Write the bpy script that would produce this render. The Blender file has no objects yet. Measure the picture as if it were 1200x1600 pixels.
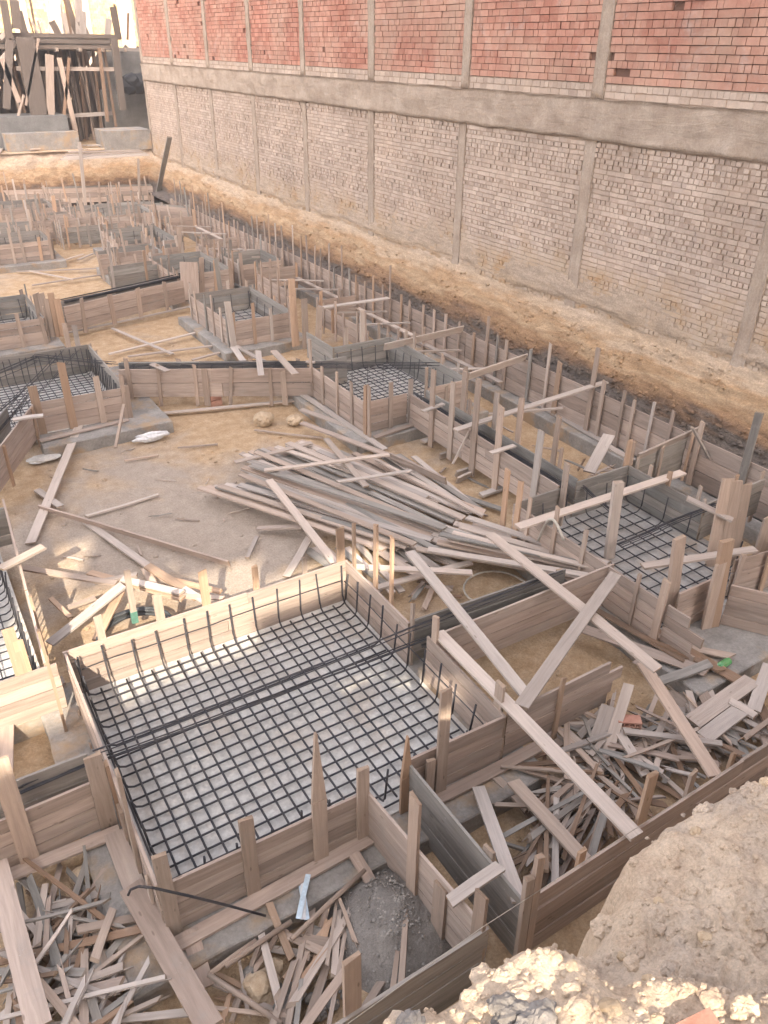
import bpy, math, random
from mathutils import Vector, Matrix, noise
random.seed(11)
R = random.Random(5)
S = bpy.context.scene
COL = S.collection
RAD = math.radians

# ---------------------------------------------------------------- camera
CAM_Z = 6.1
F_PX = 1227.46
rotm = (Matrix.Rotation(RAD(-31.932), 3, 'Z') @ Matrix.Rotation(RAD(59.242), 3, 'X') @ Matrix.Rotation(RAD(0.731), 3, 'Z'))
cam_d = bpy.data.cameras.new('camera')
cam = bpy.data.objects.new('camera', cam_d)
COL.objects.link(cam)
cam.matrix_world = Matrix.Translation((0, 0, CAM_Z)) @ rotm.to_4x4()
cam_d.sensor_fit = 'VERTICAL'
cam_d.sensor_height = 24
cam_d.sensor_width = 18
cam_d.lens = 24 * F_PX / 1600
cam_d.clip_start = 0.05
cam_d.clip_end = 400
S.camera = cam
S.render.resolution_x = 768
S.render.resolution_y = 1024

# ---------------------------------------------------------------- light
SUN_EL = 34.0
sd = Vector((0.42, 0.907, 0)).normalized()                 # the way the light travels
sdir = Vector((sd.x * math.cos(RAD(SUN_EL)), sd.y * math.cos(RAD(SUN_EL)), -math.sin(RAD(SUN_EL))))
w = bpy.data.worlds.new('World')
S.world = w
w.use_nodes = True
nt = w.node_tree
bg = nt.nodes['Background']
sky = nt.nodes.new('ShaderNodeTexSky')
sky.sky_type = 'NISHITA'
sky.sun_disc = False
sky.sun_elevation = RAD(SUN_EL)
sky.sun_rotation = math.atan2(-sdir.x, -sdir.y)
sky.dust_density = 6.0
sky.air_density = 1.0
sky.ozone_density = 0.4
hs = nt.nodes.new('ShaderNodeHueSaturation')      # dusty, whitish sky
hs.inputs['Saturation'].default_value = .45
nt.links.new(sky.outputs[0], hs.inputs['Color'])
mx = nt.nodes.new('ShaderNodeMix'); mx.data_type = 'RGBA'; mx.blend_type = 'MULTIPLY'
mx.inputs[0].default_value = 1
mx.inputs[7].default_value = (1.0, .918, .872, 1)
nt.links.new(hs.outputs[0], mx.inputs[6])
nt.links.new(mx.outputs[2], bg.inputs[0])
bg.inputs[1].default_value = 0.15
sl = bpy.data.lights.new('sun', 'SUN')
sl.energy = 2.0
sl.angle = RAD(0.6)
sl.color = (1.0, 0.86, 0.68)
so = bpy.data.objects.new('sun', sl)
COL.objects.link(so)
so.rotation_euler = sdir.to_track_quat('-Z', 'Y').to_euler()
so.location = (-10, -20, 30)
S.view_settings.view_transform = 'Standard'
S.view_settings.look = 'None'
S.view_settings.gamma = 1
S.view_settings.exposure = 2.74

# ---------------------------------------------------------------- helpers
def ray(px, py):
    return rotm @ Vector((px - 600, -(py - 800), -F_PX))

def P(px, py, z=0.0):
    """where the sight line of a point of the photograph meets the level z"""
    d = ray(px, py)
    return Vector((0, 0, CAM_Z)) + d * ((z - CAM_Z) / d.z)

def PV(px, py, a, n):
    """... meets the vertical plane through a with normal n"""
    d = ray(px, py)
    o = Vector((0, 0, CAM_Z))
    n = Vector((n[0], n[1], 0))
    return o + d * ((Vector((a[0], a[1], 0)) - o).dot(n) / d.dot(n))

class MB:
    def __init__(s):
        s.v = []; s.f = []; s.uv = []; s.c = []; s.sm = []
    def face(s, idx, uvs, col, smooth=False):
        s.f.append(idx); s.uv.append(uvs); s.c.append(col); s.sm.append(smooth)
    def board(s, a, b, wd, th, up=None, segs=1, warp=0.0, tone=None, skew=0.0, taper=1.0, rag=0.0):
        """plank from a to b; wd along its width direction, th along its thickness direction 'up'"""
        a = Vector(a); b = Vector(b)
        L = (b - a).length
        if L < 1e-5: return
        d = (b - a) / L
        n = Vector(up) if up is not None else Vector((0, 0, 1))
        n = n - d * n.dot(d)
        if n.length < 1e-3: n = Vector((1, 0, 0)) - d * d.x
        n.normalize()
        w_ = d.cross(n)
        if tone is None: tone = (R.random(), R.random(), 0)
        uo = R.random() * 50; vo = R.random() * 50
        ph = R.random() * 6; base = len(s.v)
        for i in range(segs + 1):
            t = i / segs
            c = a.lerp(b, t) + n * (math.sin(t * 3.1 + ph) * warp) + w_ * (math.sin(t * 2.3 + ph * 2) * warp * .7)
            hw = wd / 2 * (1 + (taper - 1) * t); ht = th / 2
            e = skew * (1 if i in (0, segs) else 0)
            for (p, q) in ((-1, -1), (1, -1), (1, 1), (-1, 1)):
                r = rag * (R.random() - .5) if i in (0, segs) else 0
                s.v.append(c + w_ * (p * hw) + n * (q * ht) + d * (e * p * (1 if i else -1) + r))
        per = [0, wd, wd + th, 2 * wd + th, 2 * wd + 2 * th]
        for i in range(segs):
            for k in range(4):
                k2 = (k + 1) % 4
                i0 = base + i * 4; i1 = i0 + 4
                u0 = uo + L * i / segs; u1 = uo + L * (i + 1) / segs
                s.face((i0 + k, i1 + k, i1 + k2, i0 + k2)[::-1],
                       [(u0, vo + per[k]), (u1, vo + per[k]), (u1, vo + per[k + 1]), (u0, vo + per[k + 1])][::-1], tone)
        tb = (tone[0], tone[1], 1)
        s.face((base, base + 1, base + 2, base + 3)[::-1], [(uo, vo), (uo, vo + wd), (uo + th, vo + wd), (uo + th, vo)][::-1], tb)
        e = base + segs * 4
        s.face((e, e + 1, e + 2, e + 3), [(uo, vo), (uo, vo + wd), (uo + th, vo + wd), (uo + th, vo)], tb)
    def box(s, lo, hi, tone=(0.5, 0.5, 0), skip=()):
        x0, y0, z0 = lo; x1, y1, z1 = hi
        b = len(s.v)
        for z in (z0, z1):
            for (x, y) in ((x0, y0), (x1, y0), (x1, y1), (x0, y1)): s.v.append(Vector((x, y, z)))
        for nm, q in (('-z', (3, 2, 1, 0)), ('+z', (4, 5, 6, 7)), ('-y', (0, 1, 5, 4)), ('+x', (1, 2, 6, 5)), ('+y', (2, 3, 7, 6)), ('-x', (3, 0, 4, 7))):
            if nm in skip: continue
            ps = [s.v[b + k] for k in q]
            if nm[1] == 'z': uv = [(p.x, p.y) for p in ps]
            elif nm[1] == 'y': uv = [(p.x, p.z) for p in ps]
            else: uv = [(p.y, p.z) for p in ps]
            s.face(tuple(b + k for k in q), uv, tone)
    def tube(s, pts, r, n=6, tone=None, caps=True, r2=None):
        pts = [Vector(p) for p in pts]
        if tone is None: tone = (R.random(), R.random(), 0)
        base = len(s.v); m = len(pts); dist = 0; ds = []
        for i in range(m):
            if i: dist += (pts[i] - pts[i - 1]).length
            ds.append(dist)
            d = (pts[min(i + 1, m - 1)] - pts[max(i - 1, 0)]).normalized()
            ref = Vector((0, 0, 1)) if abs(d.z) < .9 else Vector((1, 0, 0))
            x = d.cross(ref).normalized(); y = x.cross(d)
            rr = r if r2 is None else r + (r2 - r) * i / (m - 1)
            for k in range(n):
                a = 2 * math.pi * k / n
                s.v.append(pts[i] + x * (math.cos(a) * rr) + y * (math.sin(a) * rr))
        for i in range(m - 1):
            for k in range(n):
                k2 = (k + 1) % n; i0 = base + i * n; i1 = i0 + n
                s.face((i0 + k, i0 + k2, i1 + k2, i1 + k), [(ds[i], k / n), (ds[i], (k + 1) / n), (ds[i + 1], (k + 1) / n), (ds[i + 1], k / n)], tone, True)
        if caps:
            s.face(tuple(base + k for k in range(n))[::-1], [(0, 0)] * n, tone)
            s.face(tuple(base + (m - 1) * n + k for k in range(n)), [(0, 0)] * n, tone)
    def rock(s, c, rx, ry, rz, sub=2, seed=0, amp=.3, tone=None):
        import bmesh
        bm = bmesh.new()
        bmesh.ops.create_icosphere(bm, subdivisions=sub, radius=1)
        if tone is None: tone = (R.random(), R.random(), 0)
        base = len(s.v); c = Vector(c)
        for v in bm.verts:
            p = v.co.copy()
            k = 1 + amp * noise.noise(p * 1.3 + Vector((seed * 3.1, seed, 0))) + amp * .5 * noise.noise(p * 3.2 + Vector((0, seed * 2.3, 0)))
            k = min(k, 1.08)
            s.v.append(c + Vector((p.x * rx * k, p.y * ry * k, p.z * rz * k)))
        for f in bm.faces:
            s.face(tuple(base + v.index for v in f.verts), [(v.co.x * rx, v.co.y * ry + v.co.z * rz) for v in f.verts], tone, False)
        bm.free()
    def crag(s, c, r, seed, sub=4):
        import bmesh
        bm = bmesh.new(); bmesh.ops.create_icosphere(bm, subdivisions=sub, radius=1)
        base = len(s.v); tone = (R.random(), R.random(), 0)
        for v in bm.verts:
            p = v.co; q = p + Vector((seed * 1.7, seed * .3, 0))
            k = 1 + .38 * noise.noise(q * 1.2) + .22 * noise.noise(q * 2.9) - .22 * abs(noise.noise(q * 6.3)) + .07 * noise.noise(q * 14)
            s.v.append(c + Vector((p.x * k, p.y * k * .8, p.z * k * .55)) * r)
        for f in bm.faces: s.face(tuple(base + v.index for v in f.verts), [(v.co.x, v.co.y) for v in f.verts], tone)
        bm.free()
    def build(s, name, m, parent=None, loc=None):
        me = bpy.data.meshes.new(name)
        if parent is not None: o0 = Vector(parent['_o'])
        elif loc is not None: o0 = Vector(loc)
        else: o0 = Vector((0, 0, 0))
        me.from_pydata([tuple(v - o0) for v in s.v], [], s.f)
        ul = me.uv_layers.new(name='UVMap')
        flat = [c for uvs in s.uv for uv in uvs for c in uv]
        ul.data.foreach_set('uv', flat)
        at = me.color_attributes.new('tone', 'FLOAT_COLOR', 'CORNER')
        fc = []
        for f, c in zip(s.f, s.c):
            fc += [c[0], c[1], c[2], 1.0] * len(f)
        at.data.foreach_set('color', fc)
        me.polygons.foreach_set('use_smooth', s.sm)
        me.materials.append(m)
        me.update()
        o = bpy.data.objects.new(name, me)
        COL.objects.link(o)
        if parent is not None: o.parent = parent
        else: o.location = o0
        return o

def tag(o, label=None, cat=None, group=None, kind=None):
    if label: o['label'] = label
    if cat: o['category'] = cat
    if group: o['group'] = group
    if kind: o['kind'] = kind
    return o

def thing(name, loc, label, cat, group=None):
    o = bpy.data.objects.new(name, None)
    o.empty_display_size = .2
    COL.objects.link(o)
    o.location = loc
    o['_o'] = [loc[0], loc[1], loc[2]]
    return tag(o, label, cat, group)

# ---------------------------------------------------------------- materials
def new_mat(name, rough=.85, spec=.2):
    m = bpy.data.materials.new(name)
    m.use_nodes = True
    t = m.node_tree
    b = t.nodes['Principled BSDF']
    b.inputs['Roughness'].default_value = rough
    b.inputs['Specular IOR Level'].default_value = spec
    return m, t, b

def nd(t, typ, **k):
    n = t.nodes.new(typ)
    for a, b in k.items():
        if a.startswith('i_'):
            key = a[2:].replace('_', ' ')
            n.inputs[int(key) if key.isdigit() else key].default_value = b
        else: setattr(n, a, b)
    return n

def ramp(t, fac, stops):
    r = t.nodes.new('ShaderNodeValToRGB')
    el = r.color_ramp.elements
    while len(el) > 2: el.remove(el[-1])
    for i, (p, c) in enumerate(stops):
        if i < 2: e = el[i]; e.position = p
        else: e = el.new(p)
        e.color = (c[0], c[1], c[2], 1) if not isinstance(c, (int, float)) else (c, c, c, 1)
    t.links.new(fac, r.inputs[0])
    return r.outputs[0]

def mixc(t, fac, a, b, mode='MIX'):
    n = t.nodes.new('ShaderNodeMix')
    n.data_type = 'RGBA'; n.blend_type = mode
    for sock, val in ((0, fac), (6, a), (7, b)):
        if isinstance(val, (int, float)): n.inputs[sock].default_value = val
        elif isinstance(val, tuple): n.inputs[sock].default_value = (val[0], val[1], val[2], 1)
        else: t.links.new(val, n.inputs[sock])
    return n.outputs[2]

def noisen(t, vec, scale, det=5, rough=.6, dist=0):
    n = nd(t, 'ShaderNodeTexNoise', i_Scale=scale, i_Detail=det, i_Roughness=rough, i_Distortion=dist)
    if vec is not None: t.links.new(vec, n.inputs['Vector'])
    return n.outputs['Fac']

def bump(t, b, h, strength, dist):
    n = nd(t, 'ShaderNodeBump', i_Strength=strength, i_Distance=dist)
    t.links.new(h, n.inputs['Height'])
    t.links.new(n.outputs[0], b.inputs['Normal'])
    return n

def wood(name, dark, light, grey, gmix=.5, stain=.35):
    m, t, b = new_mat(name, .88, .15)
    uv = nd(t, 'ShaderNodeUVMap').outputs[0]
    mp = nd(t, 'ShaderNodeMapping'); mp.inputs['Scale'].default_value = (1.6, 38, 1)
    t.links.new(uv, mp.inputs[0])
    g = noisen(t, mp.outputs[0], 1.0, 6, .65, .6)
    mp2 = nd(t, 'ShaderNodeMapping'); mp2.inputs['Scale'].default_value = (.7, 7, 1)
    t.links.new(uv, mp2.inputs[0])
    g2 = noisen(t, mp2.outputs[0], 1.6, 4, .6, 1.2)
    at = nd(t, 'ShaderNodeAttribute', attribute_name='tone')
    sp = nd(t, 'ShaderNodeSeparateColor'); t.links.new(at.outputs['Color'], sp.inputs[0])
    c = ramp(t, g, [(.22, tuple(.45 * p + .55 * q for p, q in zip(dark, light))), (.6, light)])
    # per-plank greyness
    gm = nd(t, 'ShaderNodeMath', operation='MULTIPLY_ADD'); t.links.new(sp.outputs[1], gm.inputs[0]); gm.inputs[1].default_value = gmix * 1.2; gm.inputs[2].default_value = -.1 * gmix
    gm.use_clamp = True
    gc = ramp(t, g, [(.3, tuple(x * .80 for x in grey)), (.65, grey)])
    c = mixc(t, gm.outputs[0], c, gc)
    # per-plank value
    tv = ramp(t, sp.outputs[0], [(0, .74), (1, 1.16)])
    c = mixc(t, 1.0, c, tv, 'MULTIPLY')
    # blotches of cement and damp
    st = ramp(t, g2, [(.35, .78), (.6, 1.06)])
    c = mixc(t, stain * 1.6, c, mixc(t, 1.0, c, st, 'MULTIPLY'))
    ob = nd(t, 'ShaderNodeTexCoord').outputs['Object']
    cem = ramp(t, noisen(t, ob, 3.2, 6, .7), [(.56, 0.0), (.72, 1.0)])
    cm = nd(t, 'ShaderNodeMath', operation='MULTIPLY', i_1=stain); t.links.new(cem, cm.inputs[0])
    c = mixc(t, cm.outputs[0], c, (.30, .285, .265))
    spl = ramp(t, noisen(t, ob, 17, 4, .8), [(.66, 0.0), (.72, .6)])
    c = mixc(t, spl, c, (.47, .45, .42))
    # knots and nail heads
    mp3 = nd(t, 'ShaderNodeMapping'); mp3.inputs['Scale'].default_value = (3.0, 9.0, 1)
    t.links.new(uv, mp3.inputs[0])
    vo = nd(t, 'ShaderNodeTexVoronoi', i_Scale=1.0); t.links.new(mp3.outputs[0], vo.inputs['Vector'])
    kn = ramp(t, vo.outputs['Distance'], [(.05, 1.0), (.1, 0.0)])
    kf = nd(t, 'ShaderNodeMath', operation='MULTIPLY', i_1=.45); t.links.new(kn, kf.inputs[0])
    c = mixc(t, kf.outputs[0], c, (.07, .045, .03))
    # end grain a little darker and warmer
    ef = nd(t, 'ShaderNodeMath', operation='MULTIPLY', i_1=.5); t.links.new(sp.outputs[2], ef.inputs[0])
    c = mixc(t, ef.outputs[0], c, (.24, .17, .11))
    t.links.new(c, b.inputs['Base Color'])
    hh = nd(t, 'ShaderNodeMath', operation='ADD'); t.links.new(g, hh.inputs[0]); t.links.new(g2, hh.inputs[1])
    bump(t, b, hh.outputs[0], .55, .006)
    return m

M = {}
M['form'] = wood('form_board', (.27, .205, .17), (.42, .335, .285), (.38, .33, .295), .5, .5)
M['stake'] = wood('stake_wood', (.24, .18, .145), (.42, .33, .27), (.38, .33, .29), .55, .35)
M['fresh'] = wood('fresh_wood', (.23, .135, .09), (.45, .31, .215), (.40, .33, .27), .45, .15)
M['loose'] = wood('weathered_wood', (.29, .235, .20), (.47, .40, .35), (.45, .415, .39), .75, .3)
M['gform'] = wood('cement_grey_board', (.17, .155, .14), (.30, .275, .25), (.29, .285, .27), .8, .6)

def rebar_mat():
    m, t, b = new_mat('rebar_steel', .55, .4)
    ob = nd(t, 'ShaderNodeTexCoord').outputs['Object']
    c = ramp(t, noisen(t, ob, 9, 4), [(.35, (.030, .034, .046)), (.7, (.075, .070, .072))])
    t.links.new(c, b.inputs['Base Color'])
    b.inputs['Metallic'].default_value = .35
    uv = nd(t, 'ShaderNodeUVMap').outputs[0]
    wv = nd(t, 'ShaderNodeTexWave', i_Scale=38.0, bands_direction='X'); t.links.new(uv, wv.inputs[0])
    bump(t, b, wv.outputs['Fac'], .5, .003)
    return m
M['rebar'] = rebar_mat()
M['dark'] = wood('shade_dark_wood', (.075, .06, .05), (.17, .135, .11), (.14, .125, .115), .6, .2)  # darkened wood, stands in for shade among the far props
M['brownd'] = wood('dark_prop_brown', (.12, .075, .05), (.24, .16, .11), (.2, .16, .13), .4, .2)  # dark brown scrap wood, also puts shade into the far props' colour

def concrete(name, c0, c1, sc=2.5, b_s=.5, sand=.0):
    m, t, b = new_mat(name, .92, .15)
    ob = nd(t, 'ShaderNodeTexCoord').outputs['Object']
    n1 = noisen(t, ob, sc, 8, .68)
    n2 = noisen(t, ob, 26, 5, .7)
    c = ramp(t, n1, [(.3, c0), (.68, c1)])
    c = mixc(t, .45, c, mixc(t, 1.0, c, ramp(t, n2, [(.3, .6), (.65, 1.25)]), 'MULTIPLY'))
    if sand:
        sf = ramp(t, noisen(t, ob, 1.6, 6, .6), [(.5, 0.0), (.66, sand)])
        c = mixc(t, sf, c, (.40, .27, .15))
    t.links.new(c, b.inputs['Base Color'])
    bump(t, b, n2, b_s, .012)
    return m
M['floor_conc'] = concrete('pale_blinding', (.42, .415, .40), (.60, .595, .575), 3.0, .35, .25)
M['mid_conc'] = concrete('mid_blinding', (.27, .265, .255), (.42, .41, .395), 2.4, .4, .3)
M['pad'] = concrete('pad_concrete', (.18, .172, .165), (.34, .325, .305), 2.2, .7, .7)
def marked(name, scale):
    m, t, b = new_mat(name, .93, .1)
    ob = nd(t, 'ShaderNodeTexCoord').outputs['Object']
    mp = nd(t, 'ShaderNodeMapping'); mp.inputs['Scale'].default_value = scale; t.links.new(ob, mp.inputs[0])
    n1 = noisen(t, mp.outputs[0], 1.0, 7, .7, .8); n2 = noisen(t, ob, 1.6, 8, .75); n3 = noisen(t, ob, 30, 5, .7)
    c = ramp(t, n2, [(.3, (.33, .265, .215)), (.5, (.41, .34, .28)), (.7, (.49, .42, .355))])
    c = mixc(t, .8, c, mixc(t, 1.0, c, ramp(t, n1, [(.3, .82), (.5, 1.0), (.7, 1.1)]), 'MULTIPLY'))
    c = mixc(t, .5, c, mixc(t, 1.0, c, ramp(t, n3, [(.3, .7), (.66, 1.2)]), 'MULTIPLY'))
    t.links.new(c, b.inputs['Base Color'])
    h = nd(t, 'ShaderNodeMath', operation='MULTIPLY_ADD', i_1=.3); t.links.new(n3, h.inputs[0]); t.links.new(n1, h.inputs[2])
    bump(t, b, h.outputs[0], .9, .04)
    return m
M['col'] = marked('column_concrete', (1, 7, .9))
M['beam'] = marked('beam_concrete', (1, .9, 5))
M['bounce'] = concrete('bounce_white', (.68, .66, .62), (.80, .78, .74), 1.0, .2)  # pale finish of the added sun blocker, to bounce fill into the pit
M['grey_conc'] = concrete('grey_concrete', (.12, .12, .12), (.22, .22, .215), 1.5, .5)

def soil(name, cols, grey, gl=.5, scale=.55, fine=16, spill=None):
    """sand with patches of grey spoil"""
    m, t, b = new_mat(name, .97, .05)
    ob = nd(t, 'ShaderNodeTexCoord').outputs['Object']
    n1 = noisen(t, ob, scale, 7, .62, .4)
    n2 = noisen(t, ob, 5.0, 8, .7)
    n3 = noisen(t, ob, fine * 2.2, 6, .75)
    c = ramp(t, n2, [(.28, cols[0]), (.5, cols[1]), (.72, cols[2])])
    gf = ramp(t, n1, [(gl - .06, 0.0), (gl + .12, .92)])
    gcol = ramp(t, n2, [(.3, tuple(x * .8 for x in grey)), (.7, grey)])
    if spill:          # cement dust trodden into the yard
        vm = nd(t, 'ShaderNodeVectorMath', operation='DISTANCE'); t.links.new(ob, vm.inputs[0]); vm.inputs[1].default_value = (spill[0], spill[1], -.2)
        mr = nd(t, 'ShaderNodeMapRange', i_1=spill[2], i_2=spill[2] * .3, i_3=-.12, i_4=.17); t.links.new(vm.outputs['Value'], mr.inputs[0])
        sm = nd(t, 'ShaderNodeMath', operation='ADD'); t.links.new(mr.outputs[0], sm.inputs[0]); t.links.new(n1, sm.inputs[1])
        gf = ramp(t, sm.outputs[0], [(gl - .06, 0.0), (gl + .12, .92)])
    c = mixc(t, gf, c, gcol)
    c = mixc(t, .6, c, mixc(t, 1.0, c, ramp(t, n3, [(.3, .55), (.66, 1.3)]), 'MULTIPLY'))
    t.links.new(c, b.inputs['Base Color'])
    vo = nd(t, 'ShaderNodeTexVoronoi', i_Scale=fine); t.links.new(ob, vo.inputs['Vector'])
    a = nd(t, 'ShaderNodeMath', operation='MULTIPLY_ADD', i_1=-.35); t.links.new(vo.outputs['Distance'], a.inputs[0]); t.links.new(n3, a.inputs[2])
    bump(t, b, a.outputs[0], .7, .03)
    return m
M['floor'] = soil('pit_soil', ((.33, .225, .13), (.44, .32, .205), (.53, .41, .285)), (.40, .345, .295), .47, .42, 18, (2.7, 10.2, 3.6))
M['bank'] = soil('bank_soil', ((.29, .155, .065), (.44, .27, .12), (.53, .38, .22)), (.33, .27, .215), .60, .9, 12)
def bank_material():
    """cut soil: crumbly foot darker towards the bottom, ochre sand, dusty pale top, in wavering beds"""
    m, t, b = new_mat('cut_soil', .97, .05)
    ob = nd(t, 'ShaderNodeTexCoord').outputs['Object']
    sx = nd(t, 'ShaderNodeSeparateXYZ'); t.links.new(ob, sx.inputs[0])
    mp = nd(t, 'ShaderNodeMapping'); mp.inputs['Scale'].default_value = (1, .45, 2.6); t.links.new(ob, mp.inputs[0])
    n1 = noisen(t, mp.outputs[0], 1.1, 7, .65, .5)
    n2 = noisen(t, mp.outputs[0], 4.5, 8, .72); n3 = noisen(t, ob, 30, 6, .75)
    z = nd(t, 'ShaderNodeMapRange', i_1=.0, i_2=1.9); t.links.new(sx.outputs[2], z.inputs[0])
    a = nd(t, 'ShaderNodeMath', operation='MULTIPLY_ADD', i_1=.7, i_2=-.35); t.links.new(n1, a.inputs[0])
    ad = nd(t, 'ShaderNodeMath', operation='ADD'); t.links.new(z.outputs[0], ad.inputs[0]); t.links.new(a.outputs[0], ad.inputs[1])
    c = ramp(t, ad.outputs[0], [(.14, (.14, .125, .118)), (.26, (.155, .13, .112)), (.34, (.22, .145, .10)), (.43, (.33, .215, .13)), (.54, (.44, .325, .215)), (.62, (.40, .27, .165)), (.72, (.47, .365, .265)), (.95, (.47, .385, .31))])  # tone by height: dark grey at the bottom, paler upwards
    c = mixc(t, .75, c, mixc(t, 1.0, c, ramp(t, n2, [(.3, .62), (.66, 1.3)]), 'MULTIPLY'))
    c = mixc(t, .6, c, mixc(t, 1.0, c, ramp(t, n3, [(.3, .6), (.66, 1.3)]), 'MULTIPLY'))
    t.links.new(c, b.inputs['Base Color'])
    vo = nd(t, 'ShaderNodeTexVoronoi', i_Scale=9.0); t.links.new(ob, vo.inputs['Vector'])
    h = nd(t, 'ShaderNodeMath', operation='MULTIPLY_ADD', i_1=-.5); t.links.new(vo.outputs['Distance'], h.inputs[0]); t.links.new(n3, h.inputs[2])
    bump(t, b, h.outputs[0], .8, .05)
    return m
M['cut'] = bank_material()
M['fore'] = soil('rubble_soil', ((.46, .345, .255), (.58, .47, .36), (.68, .57, .455)), (.47, .405, .355), .56, 1.1, 26)
M['heap'] = soil('grey_spoil', ((.20, .185, .17), (.29, .27, .25), (.38, .36, .33)), (.28, .265, .25), .4, 1.2, 40)

def stone(name, c0, c1):
    m, t, b = new_mat(name, .93, .1)
    ob = nd(t, 'ShaderNodeTexCoord').outputs['Object']
    at = nd(t, 'ShaderNodeAttribute', attribute_name='tone')
    c = ramp(t, noisen(t, ob, 14, 6, .7), [(.3, c0), (.7, c1)])
    sp = nd(t, 'ShaderNodeSeparateColor'); t.links.new(at.outputs['Color'], sp.inputs[0])
    c = mixc(t, 1.0, c, ramp(t, sp.outputs[0], [(0, .7), (1, 1.2)]), 'MULTIPLY')
    t.links.new(c, b.inputs['Base Color'])
    bump(t, b, noisen(t, ob, 45, 6, .7), .6, .01)
    return m
M['stone'] = stone('tan_stone', (.36, .27, .18), (.56, .46, .34))
M['cinder'] = stone('cinder', (.15, .14, .135), (.33, .31, .29))
M['gstone'] = stone('grey_stone', (.20, .19, .18), (.38, .36, .33))

def brick(name, dark, light, dust, dustamt=.4, ochre=False):
    m, t, b = new_mat(name, .93, .08)
    ob = nd(t, 'ShaderNodeTexCoord').outputs['Object']
    at = nd(t, 'ShaderNodeAttribute', attribute_name='tone')
    sp = nd(t, 'ShaderNodeSeparateColor'); t.links.new(at.outputs['Color'], sp.inputs[0])
    c = ramp(t, sp.outputs[0], [(0, dark), (1, light)])
    n = noisen(t, ob, 18, 6, .7)
    c = mixc(t, .5, c, mixc(t, 1.0, c, ramp(t, n, [(.3, .7), (.7, 1.2)]), 'MULTIPLY'))
    d = ramp(t, noisen(t, ob, .55, 7, .65), [(.42, 0.0), (.66, dustamt)])
    c = mixc(t, d, c, dust)
    d2 = ramp(t, noisen(t, ob, 1.3, 7, .8, .7), [(.56, 0.0), (.70, .5)])
    c = mixc(t, d2, c, (.50, .45, .42))
    d3 = ramp(t, noisen(t, ob, .7, 6, .7, .3), [(.25, .72), (.6, 1.06)])
    c = mixc(t, .8, c, mixc(t, 1.0, c, d3, 'MULTIPLY'))
    if ochre:      # soil left on the lowest courses where the ground was dug away
        sx = nd(t, 'ShaderNodeSeparateXYZ'); t.links.new(ob, sx.inputs[0])
        z = nd(t, 'ShaderNodeMapRange', i_1=1.4, i_2=3.6, i_3=.40, i_4=-.34); t.links.new(sx.outputs[2], z.inputs[0])
        ad = nd(t, 'ShaderNodeMath', operation='ADD'); t.links.new(z.outputs[0], ad.inputs[0]); t.links.new(noisen(t, ob, .8, 8, .7, .6), ad.inputs[1])
        sf = ramp(t, ad.outputs[0], [(.5, 0.0), (.70, .85)])
        oc = ramp(t, noisen(t, ob, 2.1, 6, .7), [(.32, (.43, .28, .15)), (.45, (.46, .35, .245)), (.62, (.50, .415, .335))])
        c = mixc(t, sf, c, oc)
    t.links.new(c, b.inputs['Base Color'])
    bump(t, b, n, .5, .012)
    return m
M['red'] = brick('red_brick', (.40, .18, .135), (.54, .29, .225), (.52, .38, .30), .7)
M['white'] = brick('pale_brick', (.45, .365, .31), (.60, .51, .44), (.47, .37, .295), .5, True)
M['mortar'] = brick('old_mortar', (.40, .32, .26), (.40, .32, .26), (.42, .33, .26), .4, True)
M['dmortar'] = brick('dark_mortar', (.19, .115, .09), (.19, .115, .09), (.22, .14, .11), .4)  # dark joints; the tone also stands in for shade inside the holes
M['yellow'] = brick('yellow_brick', (.40, .29, .13), (.60, .46, .24), (.5, .38, .2), .3)

M['dustbrick'] = stone('dusty_brick', (.27, .14, .105), (.36, .20, .155))
def plain(name, c, rough=.6, spec=.3, trans=0):
    m, t, b = new_mat(name, rough, spec)
    ob = nd(t, 'ShaderNodeTexCoord').outputs['Object']
    cc = ramp(t, noisen(t, ob, 20, 4), [(.3, tuple(x * .8 for x in c)), (.7, tuple(min(1, x * 1.15) for x in c))])
    t.links.new(cc, b.inputs['Base Color'])
    if trans: b.inputs['Transmission Weight'].default_value = trans
    return m
M['green'] = plain('green_glass', (.03, .30, .08), .15, .5, .3)
M['blue'] = plain('pale_blue_paper', (.50, .62, .72), .7)
M['sack'] = plain('white_sack', (.62, .63, .65), .8)
M['hose'] = plain('black_hose', (.05, .055, .06), .5)
M['hose2'] = plain('pale_hose', (.45, .42, .37), .6)
M['string'] = plain('builders_string', (.42, .38, .33), .8)
M['black'] = plain('dark_sheet', (.03, .033, .04), .5)
M['teal'] = plain('teal_paint', (.09, .20, .16), .6)

# ---------------------------------------------------------------- ground
PADS = []          # filled below, used only to keep the soil off them
def fbm(x, y, s, o=4):
    v = 0; a = 1; tt = 0
    for i in range(o):
        v += a * noise.noise(Vector((x * s, y * s, i * 7.3))); tt += a; a *= .5; s *= 2.1
    return v / tt
def grid_mesh(name, xs, ys, fz, m):
    b = MB()
    nx = len(xs); ny = len(ys)
    vs = []
    for y in ys:
        for x in xs:
            p = fz(x, y)
            vs.append(p if isinstance(p, Vector) else Vector((x, y, p)))
    b.v = vs
    for j in range(ny - 1):
        for i in range(nx - 1):
            q = (j * nx + i, j * nx + i + 1, (j + 1) * nx + i + 1, (j + 1) * nx + i)
            b.face(q, [(vs[k].x, vs[k].y) for k in q], (.5, .5, 0), True)
    return b.build(name, m)
def frange(a, b, st):
    n = max(1, int(round((b - a) / st)))
    return [a + (b - a) * i / n for i in range(n + 1)]

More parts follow.
